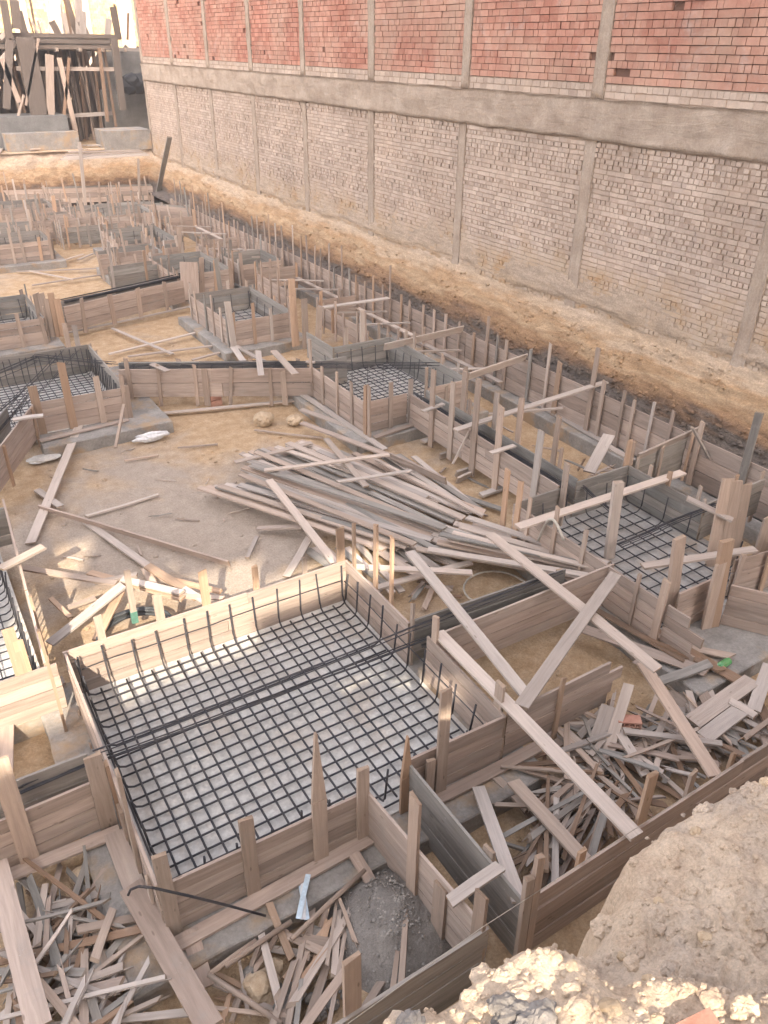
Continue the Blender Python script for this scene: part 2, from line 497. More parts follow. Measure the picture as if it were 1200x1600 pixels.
def floor_z(x, y):
    return -.22 - .26 * max(0, min(1, (x - 8.0) / .7)) + .05 * fbm(x, y, .5) + .035 * fbm(x + 9, y, 2.3, 4)
xs = frange(-14, 11.4, .12)
ys = frange(-2.5, 14, .1) + frange(14.2, 39.6, .25)
tag(grid_mesh('pit_floor', xs, ys, floor_z, M['floor']), kind='structure')

# the dug bank at the foot of the brick wall
WX = 11.77
def bankwall(x, y):
    """x is 0..1 across the bank"""
    t = x
    top = 1.56 + .20 * fbm(0, y, .35) + .08 * fbm(3, y, 1.4)
    n1 = fbm(t * 2, y, .8, 4)
    if t > 1:                        # soil still sticking to the brickwork
        k = (t - 1) / .4
        nn = fbm(y, k * 1.6, 1.1, 5)
        return Vector((WX - .035 - .10 * nn + .085 * k - .03 * (1 - k), y, top + k * 1.3))
    if t < .3:                       # bench behind the boards
        k = t / .3
        x_ = 10.62 + .55 * k; z = .30 + .12 * k + .05 * fbm(k * 2, y, 2.2, 3)
    else:
        k = (t - .3) / .7
        x_ = 11.17 + .60 * (k ** 1.25) + .13 * n1 * math.sin(math.pi * min(1, k + .12)) * (1 - k * .5)
        z = .42 + (top - .42) * (k ** .9) + .05 * fbm(t * 5, y, 1.7, 4)
    k_ = 1 if t < .3 else 1.15
    x_ += k_ * (.03 * noise.noise(Vector((t * 14, y * 5, 3))) + .02 * noise.noise(Vector((t * 34, y * 16, 3))))
    z += .025 * noise.noise(Vector((t * 20, y * 11, 4)))
    px_ = x_; ledge = 0
    return Vector((min(px_, WX + .02), y, z + ledge))
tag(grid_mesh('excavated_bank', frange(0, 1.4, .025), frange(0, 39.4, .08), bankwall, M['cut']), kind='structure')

cb = MB()
for i in range(5200):
    y = R.uniform(3, 36) if i % 3 else R.uniform(5, 18); t = R.choice([R.uniform(.02, .45), R.uniform(.2, .9)])
    q = bankwall(t, y)
    if t > .5 and fbm(y, t * 3, .8) < 0: continue
    r_ = R.choice([.012, .02, .03, .05]) * R.uniform(.5, 1.2)
    cb.rock(q, r_, r_ * 1.2, r_ * .8, 1, i, .5)
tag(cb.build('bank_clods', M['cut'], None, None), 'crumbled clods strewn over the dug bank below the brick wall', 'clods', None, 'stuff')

# the far bank and the upper ground with the neighbouring site
def farbank(x, t):
    top = 1.95 + .12 * fbm(x, 5, .5)
    y = 38.6 + .9 * t + .25 * fbm(x, t * 2, .9) + .1 * noise.noise(Vector((x * 2, t * 5, 1)))
    return Vector((x, y, -.25 + (top + .25) * (t ** .8) + .08 * fbm(x, t * 3, 1.6)))
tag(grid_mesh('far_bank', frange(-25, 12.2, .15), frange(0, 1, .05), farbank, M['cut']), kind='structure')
tag(grid_mesh('upper_ground', frange(-60, 70, 1.0), frange(39.3, 120, 1.0), lambda x, y: 1.93 + .06 * fbm(x, y, .4), M['floor']), kind='structure')

# ---------------------------------------------------------------- brick building
def brick_panel(name, parent, y0, y1, zf0, zf1, bl, bh, m, header_every=0, x=WX, holes=0, jit=.012, mixhead=0.0):
    """real bricks with recessed joints, laid on the wall plane facing -x"""
    b = MB()
    n = int((zf1 - zf0) / bh)
    bh = (zf1 - zf0) / n
    for r in range(n):
        z0 = zf0 + r * bh; z1 = z0 + bh - .012
        hd = header_every and (r % header_every == header_every // 2)
        rowhead = R.random() < mixhead; gap = .012 if not jit > .015 else (.022 if rowhead else .007)
        y = y0 + (R.random() * .5 - .5) * bl
        wav = .01 * math.sin(r * 1.7)
        while y < y1:
            L = bl * (.5 if (hd or rowhead or R.random() < .12) else 1) * R.uniform(.93, 1.05)
            ya = max(y, y0); yb = min(y + L - gap * R.uniform(.6, 1.2), y1)
            y += L
            if yb - ya < .03: continue
            if holes and R.random() < holes: continue
            ox = R.uniform(-jit, jit); 
            g = R.uniform(0, .008) if jit > .015 else 0
            xa = x - .03 + ox * (1 if rowhead or jit < .015 else .45)
            v = len(b.v)
            e = R.uniform(-.006, .006) * (1 if jit > .015 else .4)
            for (yy, zz) in ((ya, z0 + g), (yb, z0 + g + e), (yb, z1 - g + e), (ya, z1 - g)):
                b.v.append(Vector((xa, yy, zz)))
            for (yy, zz) in ((ya, z0 + g), (yb, z0 + g + e), (yb, z1 - g + e), (ya, z1 - g)):
                b.v.append(Vector((x + .03, yy, zz)))
            tn = (R.random(), R.random(), 0)
            uvq = [(ya, z0), (yb, z0), (yb, z1), (ya, z1)]
            b.face((v, v + 3, v + 2, v + 1), uvq, tn)
            for k in range(4):
                k2 = (k + 1) % 4
                b.face((v + k, v + k2, v + 4 + k2, v + 4 + k), [(0, 0), (.1, 0), (.1, .1), (0, .1)], tn)
    return b.build(name, m, parent)

COLY = [1.0 + 3.99 * i for i in range(-1, 10)]
# columns seen at y = 7.6, 11.65, 15.65 ... on this plane
COLY = [-.4, 3.6, 7.62, 11.68, 15.69, 19.7, 23.6, 27.4, 31.3, 35.3, 39.35]
CW = .26
B0, B1 = 4.62, 5.30        # the concrete beam
bd = thing('brick_building', (WX + 3, 20, 0), 'long building of red brick above and pale brick below, with concrete frame, beside the pit', 'building')
b = MB(); b.box((WX - .012, -1, -.5), (WX + 9, 39.48, B1 + .24), (.5, .5, 0)); b.build('wall_core', M['mortar'], bd)
b = MB(); b.box((WX + .03, -1, B1 + .243), (WX + 9, 39.48, 12.0), (.5, .5, 0)); b.build('wall_core', M['dmortar'], bd)
for i in range(len(COLY) - 1):
    y0 = COLY[i] + CW / 2 + .01; y1 = COLY[i + 1] - CW / 2 - .01
    far = y0 > 26
    brick_panel('pale_brick_infill', bd, y0, y1, .9, B0 - .02, .22, .088, M['white'], 0, jit=.019, mixhead=.5)
    brick_panel('pale_brick_course', bd, y0, y1, B1 + .01, B1 + .24, .24, .077, M['white'], 2, jit=.02)
    brick_panel('red_brick_infill', bd, y0, y1, B1 + .25, 10.2 if not far else 11.5, .25, .118, M['red'], 5, jit=.011, holes=.012)
def rough_prism(x0, x1, y0, y1, z0, z1, nz, ny, amp):
    """board-marked concrete: a box whose street face is uneven"""
    b = MB()
    for j in range(nz + 1):
        for i in range(ny + 1):
            y = y0 + (y1 - y0) * i / ny; z = z0 + (z1 - z0) * j / nz
            b.v.append(Vector((x0 + amp * noise.noise(Vector((y * 2.5, z * 2.5, 3))) + amp * .5 * noise.noise(Vector((y * 9, z * 9, 3))), y + (amp * .8 * noise.noise(Vector((z * 1.3, i, 1))) if i in (0, ny) else 0), z + (amp * .8 * noise.noise(Vector((y * 1.1, j, 5))) if j in (0, nz) else 0))))
    nf = ny + 1
    for j in range(nz):
        for i in range(ny):
            q = (j * nf + i, (j + 1) * nf + i, (j + 1) * nf + i + 1, j * nf + i + 1)
            b.face(q, [(b.v[k].y, b.v[k].z) for k in q], (.5, .5, 0), True)
    base = len(b.v)
    for j in (0, nz):
        for i in range(ny + 1):
            p = b.v[j * nf + i]; b.v.append(Vector((x1, p.y, p.z)))
    for i in range(ny):
        for (j, off) in ((0, 0), (nz, nf)):
            b.face((j * nf + i, j * nf + i + 1, base + off + i + 1, base + off + i), [(0, 0), (1, 0), (1, 1), (0, 1)], (.5, .5, 0))
    base2 = len(b.v)
    for i in (0, ny):
        for j in range(nz + 1):
            p = b.v[j * nf + i]; b.v.append(Vector((x1, p.y, p.z)))
    for j in range(nz):
        for (i, off) in ((0, 0), (ny, nz + 1)):
            b.face((j * nf + i, (j + 1) * nf + i, base2 + off + j + 1, base2 + off + j), [(0, 0), (1, 0), (1, 1), (0, 1)], (.5, .5, 0))
    return b
for i, y in enumerate(COLY):
    zb = 1.35
    wl = CW + (.04 if i % 2 else 0)
    rough_prism(WX - .055, WX + .05, y - wl / 2, y + wl / 2, zb, B0 - .003, 40, 4, .02).build('lower_column', M['col'], bd)
    rough_prism(WX - .05, WX + .05, y - wl / 2 + .02, y + wl / 2 + .02, B1 + .003, 11.6, 50, 4, .02).build('upper_column', M['col'], bd)
bm_ = rough_prism(WX - .085, WX + .05, -1, 39.5, B0, B1, 10, 420, .05)
bm_.build('ring_beam', M['beam'], bd)

# ---------------------------------------------------------------- forms
def perp(a, b, out):
    d = (Vector((b[0], b[1], 0)) - Vector((a[0], a[1], 0))).normalized()
    n = Vector((-d.y, d.x, 0))
    return n if n.dot(Vector((out[0], out[1], 0))) > 0 else -n

def side_panel(root, a, b, out, zt=.6, zb=0.0, rows=4, m='form', name='side_panel', sag=.0, ragged=0):
    """a form side: rows of planks from a to b (plan points), its good face on the line a-b"""
    a = Vector((a[0], a[1], 0)); b = Vector((b[0], b[1], 0))
    n = perp(a, b, out); L = (b - a).length; d = (b - a) / L
    mb = MB(); h = (zt - zb) / rows
    for r in range(rows):
        z = zb + h * (r + .5)
        cuts = [0]
        if L > 3.2:
            cuts.append(R.uniform(.35, .65) * L)
        cuts.append(L)
        for k in range(len(cuts) - 1):
            e = R.uniform(-ragged, 0) if k == len(cuts) - 2 else 0
            pa = a + d * (cuts[k] + .002) + n * (.014 + R.uniform(-.008, .009)); pb = a + d * (cuts[k + 1] - .002 + e) + n * (.014 + R.uniform(-.003, .004))
            dz0 = R.uniform(-.004, .004); dz1 = R.uniform(-.004, .004)
            if r == rows - 1: dz0 *= 2; dz1 *= 2
            pa.z = z + dz0; pb.z = z + dz1
            mb.board(pa, pb, h - R.uniform(.006, .016), .026, up=n, segs=max(2, int(L / .7)), warp=.003, rag=.01)
    return mb.build(name, M[m], root)

def stake(root, top, bot, n, wd=.10, th=.03, m=None, tip=0, name='stake'):
    """upright board from bot to top (world points), flat side along n"""
    mb = MB()
    if m is None: m = R.choice(['stake', 'stake', 'stake', 'gform', 'loose', 'form', 'fresh']) 
    top = Vector(top); bot = Vector(bot)
    if tip:
        k = bot.lerp(top, .55)
        mb.board(bot, k, wd, th, up=n, segs=2, warp=.002)
        mb.board(k, top, wd, th, up=n, segs=3, warp=.004, taper=.12, tone=mb.c[0])
    else:
        mb.board(bot, top, wd, th, up=n, segs=4, warp=.004, skew=R.uniform(-.015, .015), rag=.03, taper=R.uniform(.9, 1.02))
    return mb.build(name, M[m], root)

def px_stakes(root, a, b, out, lst, off=.045, zb=-.16, m=None):
    """stakes given by the photo position of their heads, nailed on the outer face of line a-b"""
    n = perp(a, b, out)
    aa = Vector((a[0], a[1], 0)) + n * off
    for it in lst:
        px, py = it[0], it[1]
        wd = it[2] if len(it) > 2 else .10
        mm = it[3] if len(it) > 3 else m
        top = PV(px, py, aa, n)
        bot = Vector((top.x, top.y, zb))
        if len(it) > 4 and it[4]:
            q = PV(it[4][0], it[4][1], aa, n); bot = Vector((q.x, q.y, max(zb, min(q.z, .2))))
        stake(root, top, bot, n, wd, .03, mm, tip=1 if (len(it) > 5 and it[5]) else 0)

def auto_stakes(root, a, b, out, sp=.55, hmin=.08, hmax=.45, wd=.08, zt=.6, zb=-.16, off=.045, prob=1.0, lean=.04):
    a = Vector((a[0], a[1], 0)); b = Vector((b[0], b[1], 0))
    n = perp(a, b, out); L = (b - a).length; d = (b - a) / L
    k = max(1, int(L / sp))
    for i in range(k + 1):
        if R.random() > prob: continue
        t = min(max((i + R.uniform(-.2, .2)) / max(k, 1), .03), .97)
        c = a + d * (L * t) + n * off
        top = c + d * R.uniform(-lean, lean) + Vector((0, 0, zt + R.uniform(hmin, hmax)))
        stake(root, top, c + Vector((0, 0, zb)), n, R.uniform(wd * .7, wd * 1.2), .028)

def W(px, py, z=.6):
    p = P(px, py, z); return (p.x, p.y)

def pad(x0, y0, x1, y1, label, z1=-.004, z0=-.85, group='blinding slabs under the footings', cut=.0):
    """blinding slab with an irregular edge"""
    b = MB(); n = 0
    pts = []
    def edge(ax, ay, bx, by):
        L = math.hypot(bx - ax, by - ay); k = max(2, int(L / .16))
        for i in range(k):
            t = i / k
            x = ax + (bx - ax) * t; y = ay + (by - ay) * t
            j = .012
            pts.append((x + R.uniform(-j, j), y + R.uniform(-j, j)))
    edge(x0, y0, x1, y0); edge(x1, y0, x1, y1); edge(x1, y1, x0, y1); edge(x0, y1, x0, y0)
    cx, cy = (x0 + x1) / 2, (y0 + y1) / 2
    N = len(pts)
    for (x, y) in pts: b.v.append(Vector((x, y, z0)))
    for (x, y) in pts: b.v.append(Vector((x, y, z1 - .012)))
    for (x, y) in pts: b.v.append(Vector((x + (cx - x) / abs(cx - x + 1e-9) * .012 if abs(abs(x - cx) - (x1 - x0) / 2) < .05 else x, y + (cy - y) / abs(cy - y + 1e-9) * .012 if abs(abs(y - cy) - (y1 - y0) / 2) < .05 else y, z1)))
    for i in range(N):
        k = (i + 1) % N
        b.face((i, k, N + k, N + i), [(i, 0), (i + 1, 0), (i + 1, 1), (i, 1)], (.5, .5, 0))
        b.face((N + i, N + k, 2 * N + k, 2 * N + i), [(i, 0), (i + 1, 0), (i + 1, 1), (i, 1)], (.5, .5, 0))
    b.face(tuple(2 * N + i for i in range(N)), [(p[0], p[1]) for p in pts], (.5, .5, 0))
    o = b.build('concrete_slab', M['pad'], None, (cx, cy, 0))
    return tag(o, label, 'concrete slab', group)

def blinding_face(x0, y0, x1, y1, label, m='floor_conc'):
    """the clean pale concrete inside a form"""
    b = MB(); b.box((x0, y0, -.003), (x1, y1, .012))
    o = b.build('footing_bed', M[m], None, ((x0 + x1) / 2, (y0 + y1) / 2, 0))
    return tag(o, label, 'concrete bed', 'pale concrete beds inside the footing forms')

def mat_grid(x0, y0, x1, y1, sp, label, up=.5, z=.05, r=.0098, every=2, bend=.05, tie=True, group='steel meshes lying in the footing forms'):
    """crossed bars; every second one turns up at the form side"""
    root = thing('rebar_mesh', ((x0 + x1) / 2, (y0 + y1) / 2, z), label, 'rebar mesh', group)
    def bar(a, b, k, z_):
        d = (b - a).normalized(); mb = MB()
        pts = []
        m1 = a.lerp(b, .33) + Vector((R.uniform(-.006, .006), R.uniform(-.006, .006), R.uniform(-.004, .004)))
        m2 = a.lerp(b, .66) + Vector((R.uniform(-.006, .006), R.uniform(-.006, .006), R.uniform(-.004, .004)))
        if k % every == 0:
            l = R.uniform(-.03, .03)
            la = R.uniform(-.02, .02)
            pts = [a + Vector((0, 0, up + R.uniform(-.05, .03))) - d * (.03 + l * .5), a + Vector((0, 0, .09)) , a + d * .025 + Vector((0, 0, .03)), a + d * .08, m1, m2,
                   b - d * .08, b - d * .025 + Vector((0, 0, .03)), b + Vector((0, 0, .09)), b + Vector((0, 0, up + R.uniform(-.05, .03))) + d * (.03 + l * .5)]
            pp = Vector((-d.y, d.x, 0))
            pts[0] += pp * la; pts[-1] -= pp * la
        else:
            pts = [a + d * .02, m1, m2, b - d * .02]
        mb.tube(pts, r, 5)
        mb.build('rebar', M['rebar'], root)
    k = 0; y = y0 + .08
    while y < y1 - .04:
        bar(Vector((x0 + .09, y + R.uniform(-.02, .02), z)), Vector((x1 - .09, y + R.uniform(-.012, .012), z)), k, z); y += sp; k += 1
    k = 0; x = x0 + .08
    while x < x1 - .04:
        bar(Vector((x + R.uniform(-.012, .012), y0 + .09, z + 2 * r)), Vector((x + R.uniform(-.02, .02), y1 - .09, z + 2 * r)), k, z); x += sp; k += 1
    if tie:
        for zz in (up * .72 + .03,):
            for (a, b) in (((x0 + .1, y1 - .075), (x1 - .1, y1 - .075)), ((x1 - .075, y0 + .1), (x1 - .075, y1 - .1))):
                mb = MB(); n = 9
                mb.tube([(a[0] + (b[0] - a[0]) * i / n, a[1] + (b[1] - a[1]) * i / n, zz + R.uniform(-.012, .012)) for i in range(n + 1)], r * .6, 5)
                mb.build('tie_bar', M['rebar'], root)
    return root

def bundle(pts, n, spread, label, r=.008, group='long rebar bundles', stirrup=0, zsag=.01):
    """several long bars lying together"""
    c = Vector(pts[0])
    root = thing('rebar_bundle', c, label, 'rebar', group)
    P_ = [Vector(p) for p in pts]
    for k in range(n):
        ox = R.uniform(-1, 1) * spread; oz = R.uniform(-.2, 1) * spread * .5
        mb = MB(); out = []
        for i in range(len(P_) - 1):
            d = (P_[i + 1] - P_[i]); pp = Vector((-d.y, d.x, 0)).normalized()
            for j in range(6):
                t = j / 6
                out.append(P_[i] + d * t + pp * (ox + R.uniform(-.006, .006)) + Vector((0, 0, oz - zsag * math.sin(math.pi * t))))
        out.append(P_[-1] + pp * ox + Vector((0, 0, oz)) + (P_[-1] - P_[-2]).normalized() * R.uniform(-.3, .2))
        mb.tube(out, r, 5)
        mb.build('rebar', M['rebar'], root)
    if stirrup:
        d = (P_[-1] - P_[0]); L = d.length; d /= L; pp = Vector((-d.y, d.x, 0))
        k = int(L / stirrup)
        for i in range(1, k):
            c_ = P_[0] + d * (L * i / k)
            q = [c_ + pp * sx * spread * 1.1 + Vector((0, 0, sz)) for sx, sz in ((-1, .03), (1, .03), (1, -.3), (-1, -.3), (-1, .03))]
            mb = MB(); mb.tube(q, .005, 4); mb.build('stirrup', M['rebar'], root)
    return root

EX = dict(z0=.02)
plank_objs = []
def timber(p1, p2, wd=.1, th=.025, label=None, group=None, m='loose', z1=None, z2=None, edge=False, name='plank', cat='plank', lift=0, warp=.012):
    """one loose plank; ends given as photo points with their heights, or as world points"""
    a = P(p1[0], p1[1], z1) if z1 is not None else Vector(p1)
    b = P(p2[0], p2[1], z2 if z2 is not None else z1) if z1 is not None else Vector(p2)
    a = a + Vector((0, 0, lift)); b = b + Vector((0, 0, lift))
    mb = MB()
    up = (0, 0, 1)
    if edge:
        d = (b - a).normalized(); up = Vector((-d.y, d.x, .25))
    mb.board(a, b, wd, th, up=up, segs=max(2, int((b - a).length / .5)), warp=warp * R.uniform(.2, 1), skew=R.uniform(-.01, .01), rag=.015)
    c = (a + b) / 2
    o = mb.build(name, M[m], None, (c.x, c.y, c.z))
    plank_objs.append(o)
    return tag(o, label, cat, group)

# ---------------------------------------------------------------- footing 1, the large one in front
pad(.12, 3.62, 4.22, 7.35, 'concrete slab under the large footing form in front')
blinding_face(.53, 4.01, 3.85, 7.07, 'pale concrete bed inside the large front footing form, under its steel mesh')
X0, X1, Y0, Y1 = .52, 3.86, 4.0, 7.08
f = thing('footing_form', ((X0 + X1) / 2, (Y0 + Y1) / 2, 0), 'largest timber footing form, in the foreground, boarded on four sides round a wide steel mesh', 'footing form', 'timber footing forms')
side_panel(f, (X0 - .03, Y1), (X1 + .03, Y1), (0, 1), m='form')
px_stakes(f, (X0, Y1), (X1, Y1), (0, 1), [(316, 892, .10, 'fresh'), (245, 930, .10, 'stake'), (397, 884, .075, 'fresh'), (475, 872, .06, 'stake'), (531, 825, .11, 'fresh'), (152, 962, .08, 'stake')])
side_panel(f, (X1, Y1), (X1, 5.66), (1, 0), m='form')
px_stakes(f, (X1, Y1), (X1, 5.66), (1, 0), [(553, 817, .05, 'fresh'), (587, 820, .07, 'fresh'), (613, 840, .05, 'fresh'), (645, 942, .06, 'stake')])
side_panel(f, (X1 + .04, 5.36), (X1 + .02, Y0), (1, 0), m='form')
px_stakes(f, (X1 + .03, 5.36), (X1 + .02, Y0), (1, 0), [(682, 963, .10, 'stake'), (783, 1068, .12, 'stake')])
side_panel(f, (X1 + .03, Y0 + .03), (2.82, Y0 + .05), (0, -1), m='form')
px_stakes(f, (X1, Y0), (2.82, Y0 + .03), (0, -1), [(698, 1078, .12, 'stake'), (637, 1150, .11, 'fresh', None, 1), (673, 1187, .09, 'stake')])
side_panel(f, (X0 - .03, Y0), (2.34, Y0 - .04), (0, -1), rows=4, m='form')
px_stakes(f, (X0, Y0), (2.34, Y0 - .04), (0, -1), [(248, 1337, .12, 'stake'), (384, 1281, .12, 'stake'), (493, 1145, .13, 'stake', None, 1), (567, 1199, .115, 'stake')])
side_panel(f, (X0, Y1), (X0, Y0), (-1, 0), m='form')
px_stakes(f, (X0, Y1), (X0, Y0), (-1, 0), [(120, 1135, .12, 'loose', (150, 1215)), (146, 1178, .12, 'stake'), (166, 1192, .09, 'fresh'), (183, 1208, .10, 'stake')], zb=0)
# low cleats at the foot of the left side
auto_stakes(f, (X0, 5.0), (X0, 4.2), (-1, 0), .35, -.25, -.05, .09)
mat_grid(X0, Y0, X1, Y1, .143, 'wide steel mesh in the large front footing form, with bars turned up along its sides', up=.5, r=.0112)
bundle([P(146, 1178, .60), P(400, 1080, .60), P(640, 985, .62), P(882, 893, .62)], 4, .04, 'long bundle of bars across the large front footing and the tie beam', r=.0065)
bundle([P(150, 1190, .40), P(480, 1068, .30), P(700, 985, .45)], 3, .10, 'loose bars slanting just above the steel mesh of the large front footing', r=.008)

# tie beam from footing 1 to footing 2
f = thing('tie_beam_form', (5.2, 5.5, 0), 'timber tie beam form between the large front footing and the right footing', 'beam form', 'timber tie beam forms')
a1, a2 = (3.93, 5.66), W(885, 889)
side_panel(f, a1, a2, (0, 1), zt=.6, zb=-.02, rows=4, m='gform')
b1, b2 = W(684, 990), W(958, 880)
side_panel(f, (3.98, 5.36), b2, (0, -1), zt=.6, zb=-.02, rows=4, m='form')
auto_stakes(f, a1, a2, (0, 1), 1.2, -.1, 0, .09)
bundle([(3.95, 5.52, .33), (6.5, 5.45, .33)], 10, .09, 'dark cage of bars and stirrups in the tie beam right of the large footing', stirrup=.3)

# panel G: the short form standing in front of the pad, with a ragged end
f = thing('beam_form_side', (4.7, 4.03, 0), 'free-standing boarded form side with a ragged right end, right of the large front footing', 'form side')
side_panel(f, (3.93, 4.04), W(977, 1023), (0, -1), zt=.62, zb=.02, rows=4, ragged=.25)
px_stakes(f, (3.93, 4.04), W(977, 1023), (0, -1), [(881, 1058, .05, 'fresh')], zb=-.1)

# trench forms running to the front
f = thing('beam_form_side', (2.38, 3.2, 0), 'boarded trench side running forward from the front corner of the large footing', 'form side', 'boarded sides of the front trench')
side_panel(f, (2.34, 3.92), W(764, 1452), (-1, 0), zt=.6, zb=-.06, rows=3, m='form')
px_stakes(f, (2.34, 3.92), W(764, 1452), (-1, 0), [(650, 1246, .12, 'stake'), (689, 1386, .14, 'stake'), (753, 1396, .12, 'stake')], zb=-.25)
f = thing('beam_form_side', (2.8, 3.2, 0), 'cement-grey boarded trench side, the right one of the pair in front', 'form side', 'boarded sides of the front trench')
side_panel(f, (2.78, 4.03), W(818, 1412), (1, 0), zt=.6, zb=-.12, rows=3, m='gform')
px_stakes(f, (2.78, 4.03), W(818, 1412), (1, 0), [(764, 1326, .12, 'stake')], zb=-.2)
f = thing('beam_form_side', (1.8, 2.42, 0), 'low boarded form side at the bottom edge, left of the front trench', 'form side', 'boarded form sides along the front bank')
a, b = (2.46, 2.42), (-1.5, 2.38)
side_panel(f, a, b, (0, 1), zt=.6, zb=-.15, rows=4, m='gform')
px_stakes(f, a, b, (0, 1), [(549, 1497, .13, 'stake')], zb=-.25)
auto_stakes(f, (.8, 2.4), b, (0, 1), .8, .1, .3, .1)
f = thing('beam_form_side', (4.6, 2.45, 0), 'long dark boarded form side running to the right edge behind the rubble bank', 'form side', 'boarded form sides along the front bank')
a, b = W(836, 1402), (7.6, 2.50)
side_panel(f, a, b, (0, 1), zt=.6, zb=-.15, rows=4, m='form')
px_stakes(f, a, b, (0, 1), [(911, 1328, .08, 'fresh'), (1020, 1208, .11, 'fresh'), (1084, 1206, .07, 'stake'), (1146, 1176, .05, 'fresh')], zb=-.2)
c = Vector((a[0], a[1], 0))
stake(f, PV(844, 1339, (a[0] - .02, a[1] - .02), (0, 1)), c + Vector((-.01, -.02, -.3)), Vector((0, 1, 0)), .07, .04, 'stake')
stake(f, PV(826, 1371, (a[0] - .07, a[1] - .03), (0, 1)), c + Vector((-.09, -.03, -.3)), Vector((0, 1, 0)), .08, .04, 'stake')
o = MB(); o.tube([P(540, 1602, .75), P(752, 1450, .78), P(1205, 1158, .80)], .0035, 4)
tag(o.build('string_line', M['string'], None, None), 'thin string stretched above the boarded form sides along the front bank', 'string')

# ---------------------------------------------------------------- footing 2, to the right
pad(6.35, 3.6, 9.05, 7.35, 'concrete slab under the footing form at the right edge')
X0, X1, Y0, Y1 = 6.6, 8.85, 4.5, 7.12
blinding_face(X0 + .01, Y0 + .01, X1 - .01, Y1 - .01, 'pale concrete bed under the wide-spaced mesh of the right footing form', 'mid_conc')
f = thing('footing_form', ((X0 + X1) / 2, (Y0 + Y1) / 2, 0), 'timber footing form at the right, round a coarse steel mesh, with tall rough posts', 'footing form', 'timber footing forms')
side_panel(f, (X0, Y1), (X0 + .02, 4.45), (-1, 0), rows=4)
px_stakes(f, (X0, Y1), (X0 + .02, 4.4), (-1, 0), [(794, 734, .09, 'fresh'), (814, 752, .09, 'fresh'), (829, 778, .06, 'stake'), (872, 792, .06, 'stake'), (916, 828, .06, 'stake'), (1000, 897, .045, 'stake'), (1042, 908, .10, 'stake')])
side_panel(f, (X0 + .05, 4.42), W(1117, 988), (-1, 0), rows=4, ragged=.3)
side_panel(f, (X0 + .3, Y0), (7.62, Y0), (0, -1), rows=4)
for (tx, ty, bx, by, wd, m_) in ((966, 753, 952, 872, .14, 'loose'), (1062, 840, 1044, 972, .15, 'stake')):
    q = P(bx, by, .05); n = Vector((.25, .97, 0))
    stake(f, PV(tx, ty, (q.x, q.y), n), q, n, wd, .06, m_)
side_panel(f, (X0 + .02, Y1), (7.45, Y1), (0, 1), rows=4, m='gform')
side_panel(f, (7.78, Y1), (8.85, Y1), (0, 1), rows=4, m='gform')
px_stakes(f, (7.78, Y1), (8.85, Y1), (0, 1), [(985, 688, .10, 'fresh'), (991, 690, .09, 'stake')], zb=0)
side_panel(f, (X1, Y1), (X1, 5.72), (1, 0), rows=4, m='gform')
px_stakes(f, (X1, Y1), (X1, 5.72), (1, 0), [(1018, 728, .06, 'stake'), (1048, 737, .07, 'fresh'), (1096, 759, .05, 'stake')], zb=0)
mat_grid(X0, Y0, X1, Y1, .21, 'coarse steel mesh in the footing form at the right', up=.42, every=2, tie=False)
bundle([P(965, 852, .35), P(1050, 815, .45), P(1130, 782, .6)], 5, .08, 'few bars slanting out of the right footing towards the upright boards', r=.008)
bundle([P(886, 745, .5), P(912, 762, .5), P(955, 800, .35)], 4, .05, 'bent bar ends where the channel meets the right footing', r=.007)
# vertical board shutters at the right
f = thing('board_shutter', (8.7, 5.2, 0), 'stand of three tall upright boards at the corner of the right footing', 'board shutter')
for (tx, ty, bx, by, wd) in ((1138, 747, 1117, 862, .17), (1152, 751, 1132, 868, .15), (1166, 757, 1146, 873, .15)):
    aa = (8.85, 5.0); n = Vector((.45, .89, 0))
    t_ = PV(tx, ty, aa, n); q = PV(bx, by, aa, n)
    stake(f, t_, (q.x, q.y, 0), n, wd, .03, 'stake', name='board')
f = thing('board_shutter', (9.2, 4.8, 0), 'row of narrow upright boards at the right edge, behind the tall three', 'board shutter')
for i in range(8):
    x_ = 9.15 + i * .17; y_ = 4.95 + .03 * i
    stake(f, (x_ + R.uniform(-.02, .02), y_, R.uniform(.68, 1.02)), (x_, y_, -.1), Vector((.1, 1, 0)), .155, .03, R.choice(['stake', 'form', 'loose']), name='board')
f = thing('beam_form_side', (8.9, 3.9, 0), 'boarded trench side at the right edge with a thick split orange post', 'form side')
side_panel(f, W(1143, 912), (8.35, 3.2), (-1, 0), rows=4)
aa = W(1130, 915)
stake(f, PV(1136, 845, aa, (0, 1)), (aa[0], aa[1], -.05), Vector((.3, 1, 0)), .16, .07, 'fresh')
stake(f, PV(1126, 880, (aa[0] - .1, aa[1]), (0, 1)), (aa[0] - .1, aa[1], -.05), Vector((.3, 1, 0)), .13, .04, 'stake')
side_panel(f, W(1150, 877), (9.9, 4.3), (0, 1), rows=3, m='form')
auto_stakes(f, W(1150, 877), (9.9, 4.3), (0, -1), .4, .05, .3, .09)
f = thing('beam_form_side', (9.3, 5.9, 0), 'grey boarded cross form between the right footing and the boarding along the brick wall', 'form side', 'cross forms beside the boarding along the brick wall')
side_panel(f, (8.9, 5.72), (10.3, 5.78), (0, 1), rows=3, m='gform')
side_panel(f, (9.6, 5.2), (10.4, 5.25), (0, 1), rows=3, m='gform')
auto_stakes(f, (8.9, 5.72), (10.3, 5.78), (0, 1), .5, .0, .25, .07)

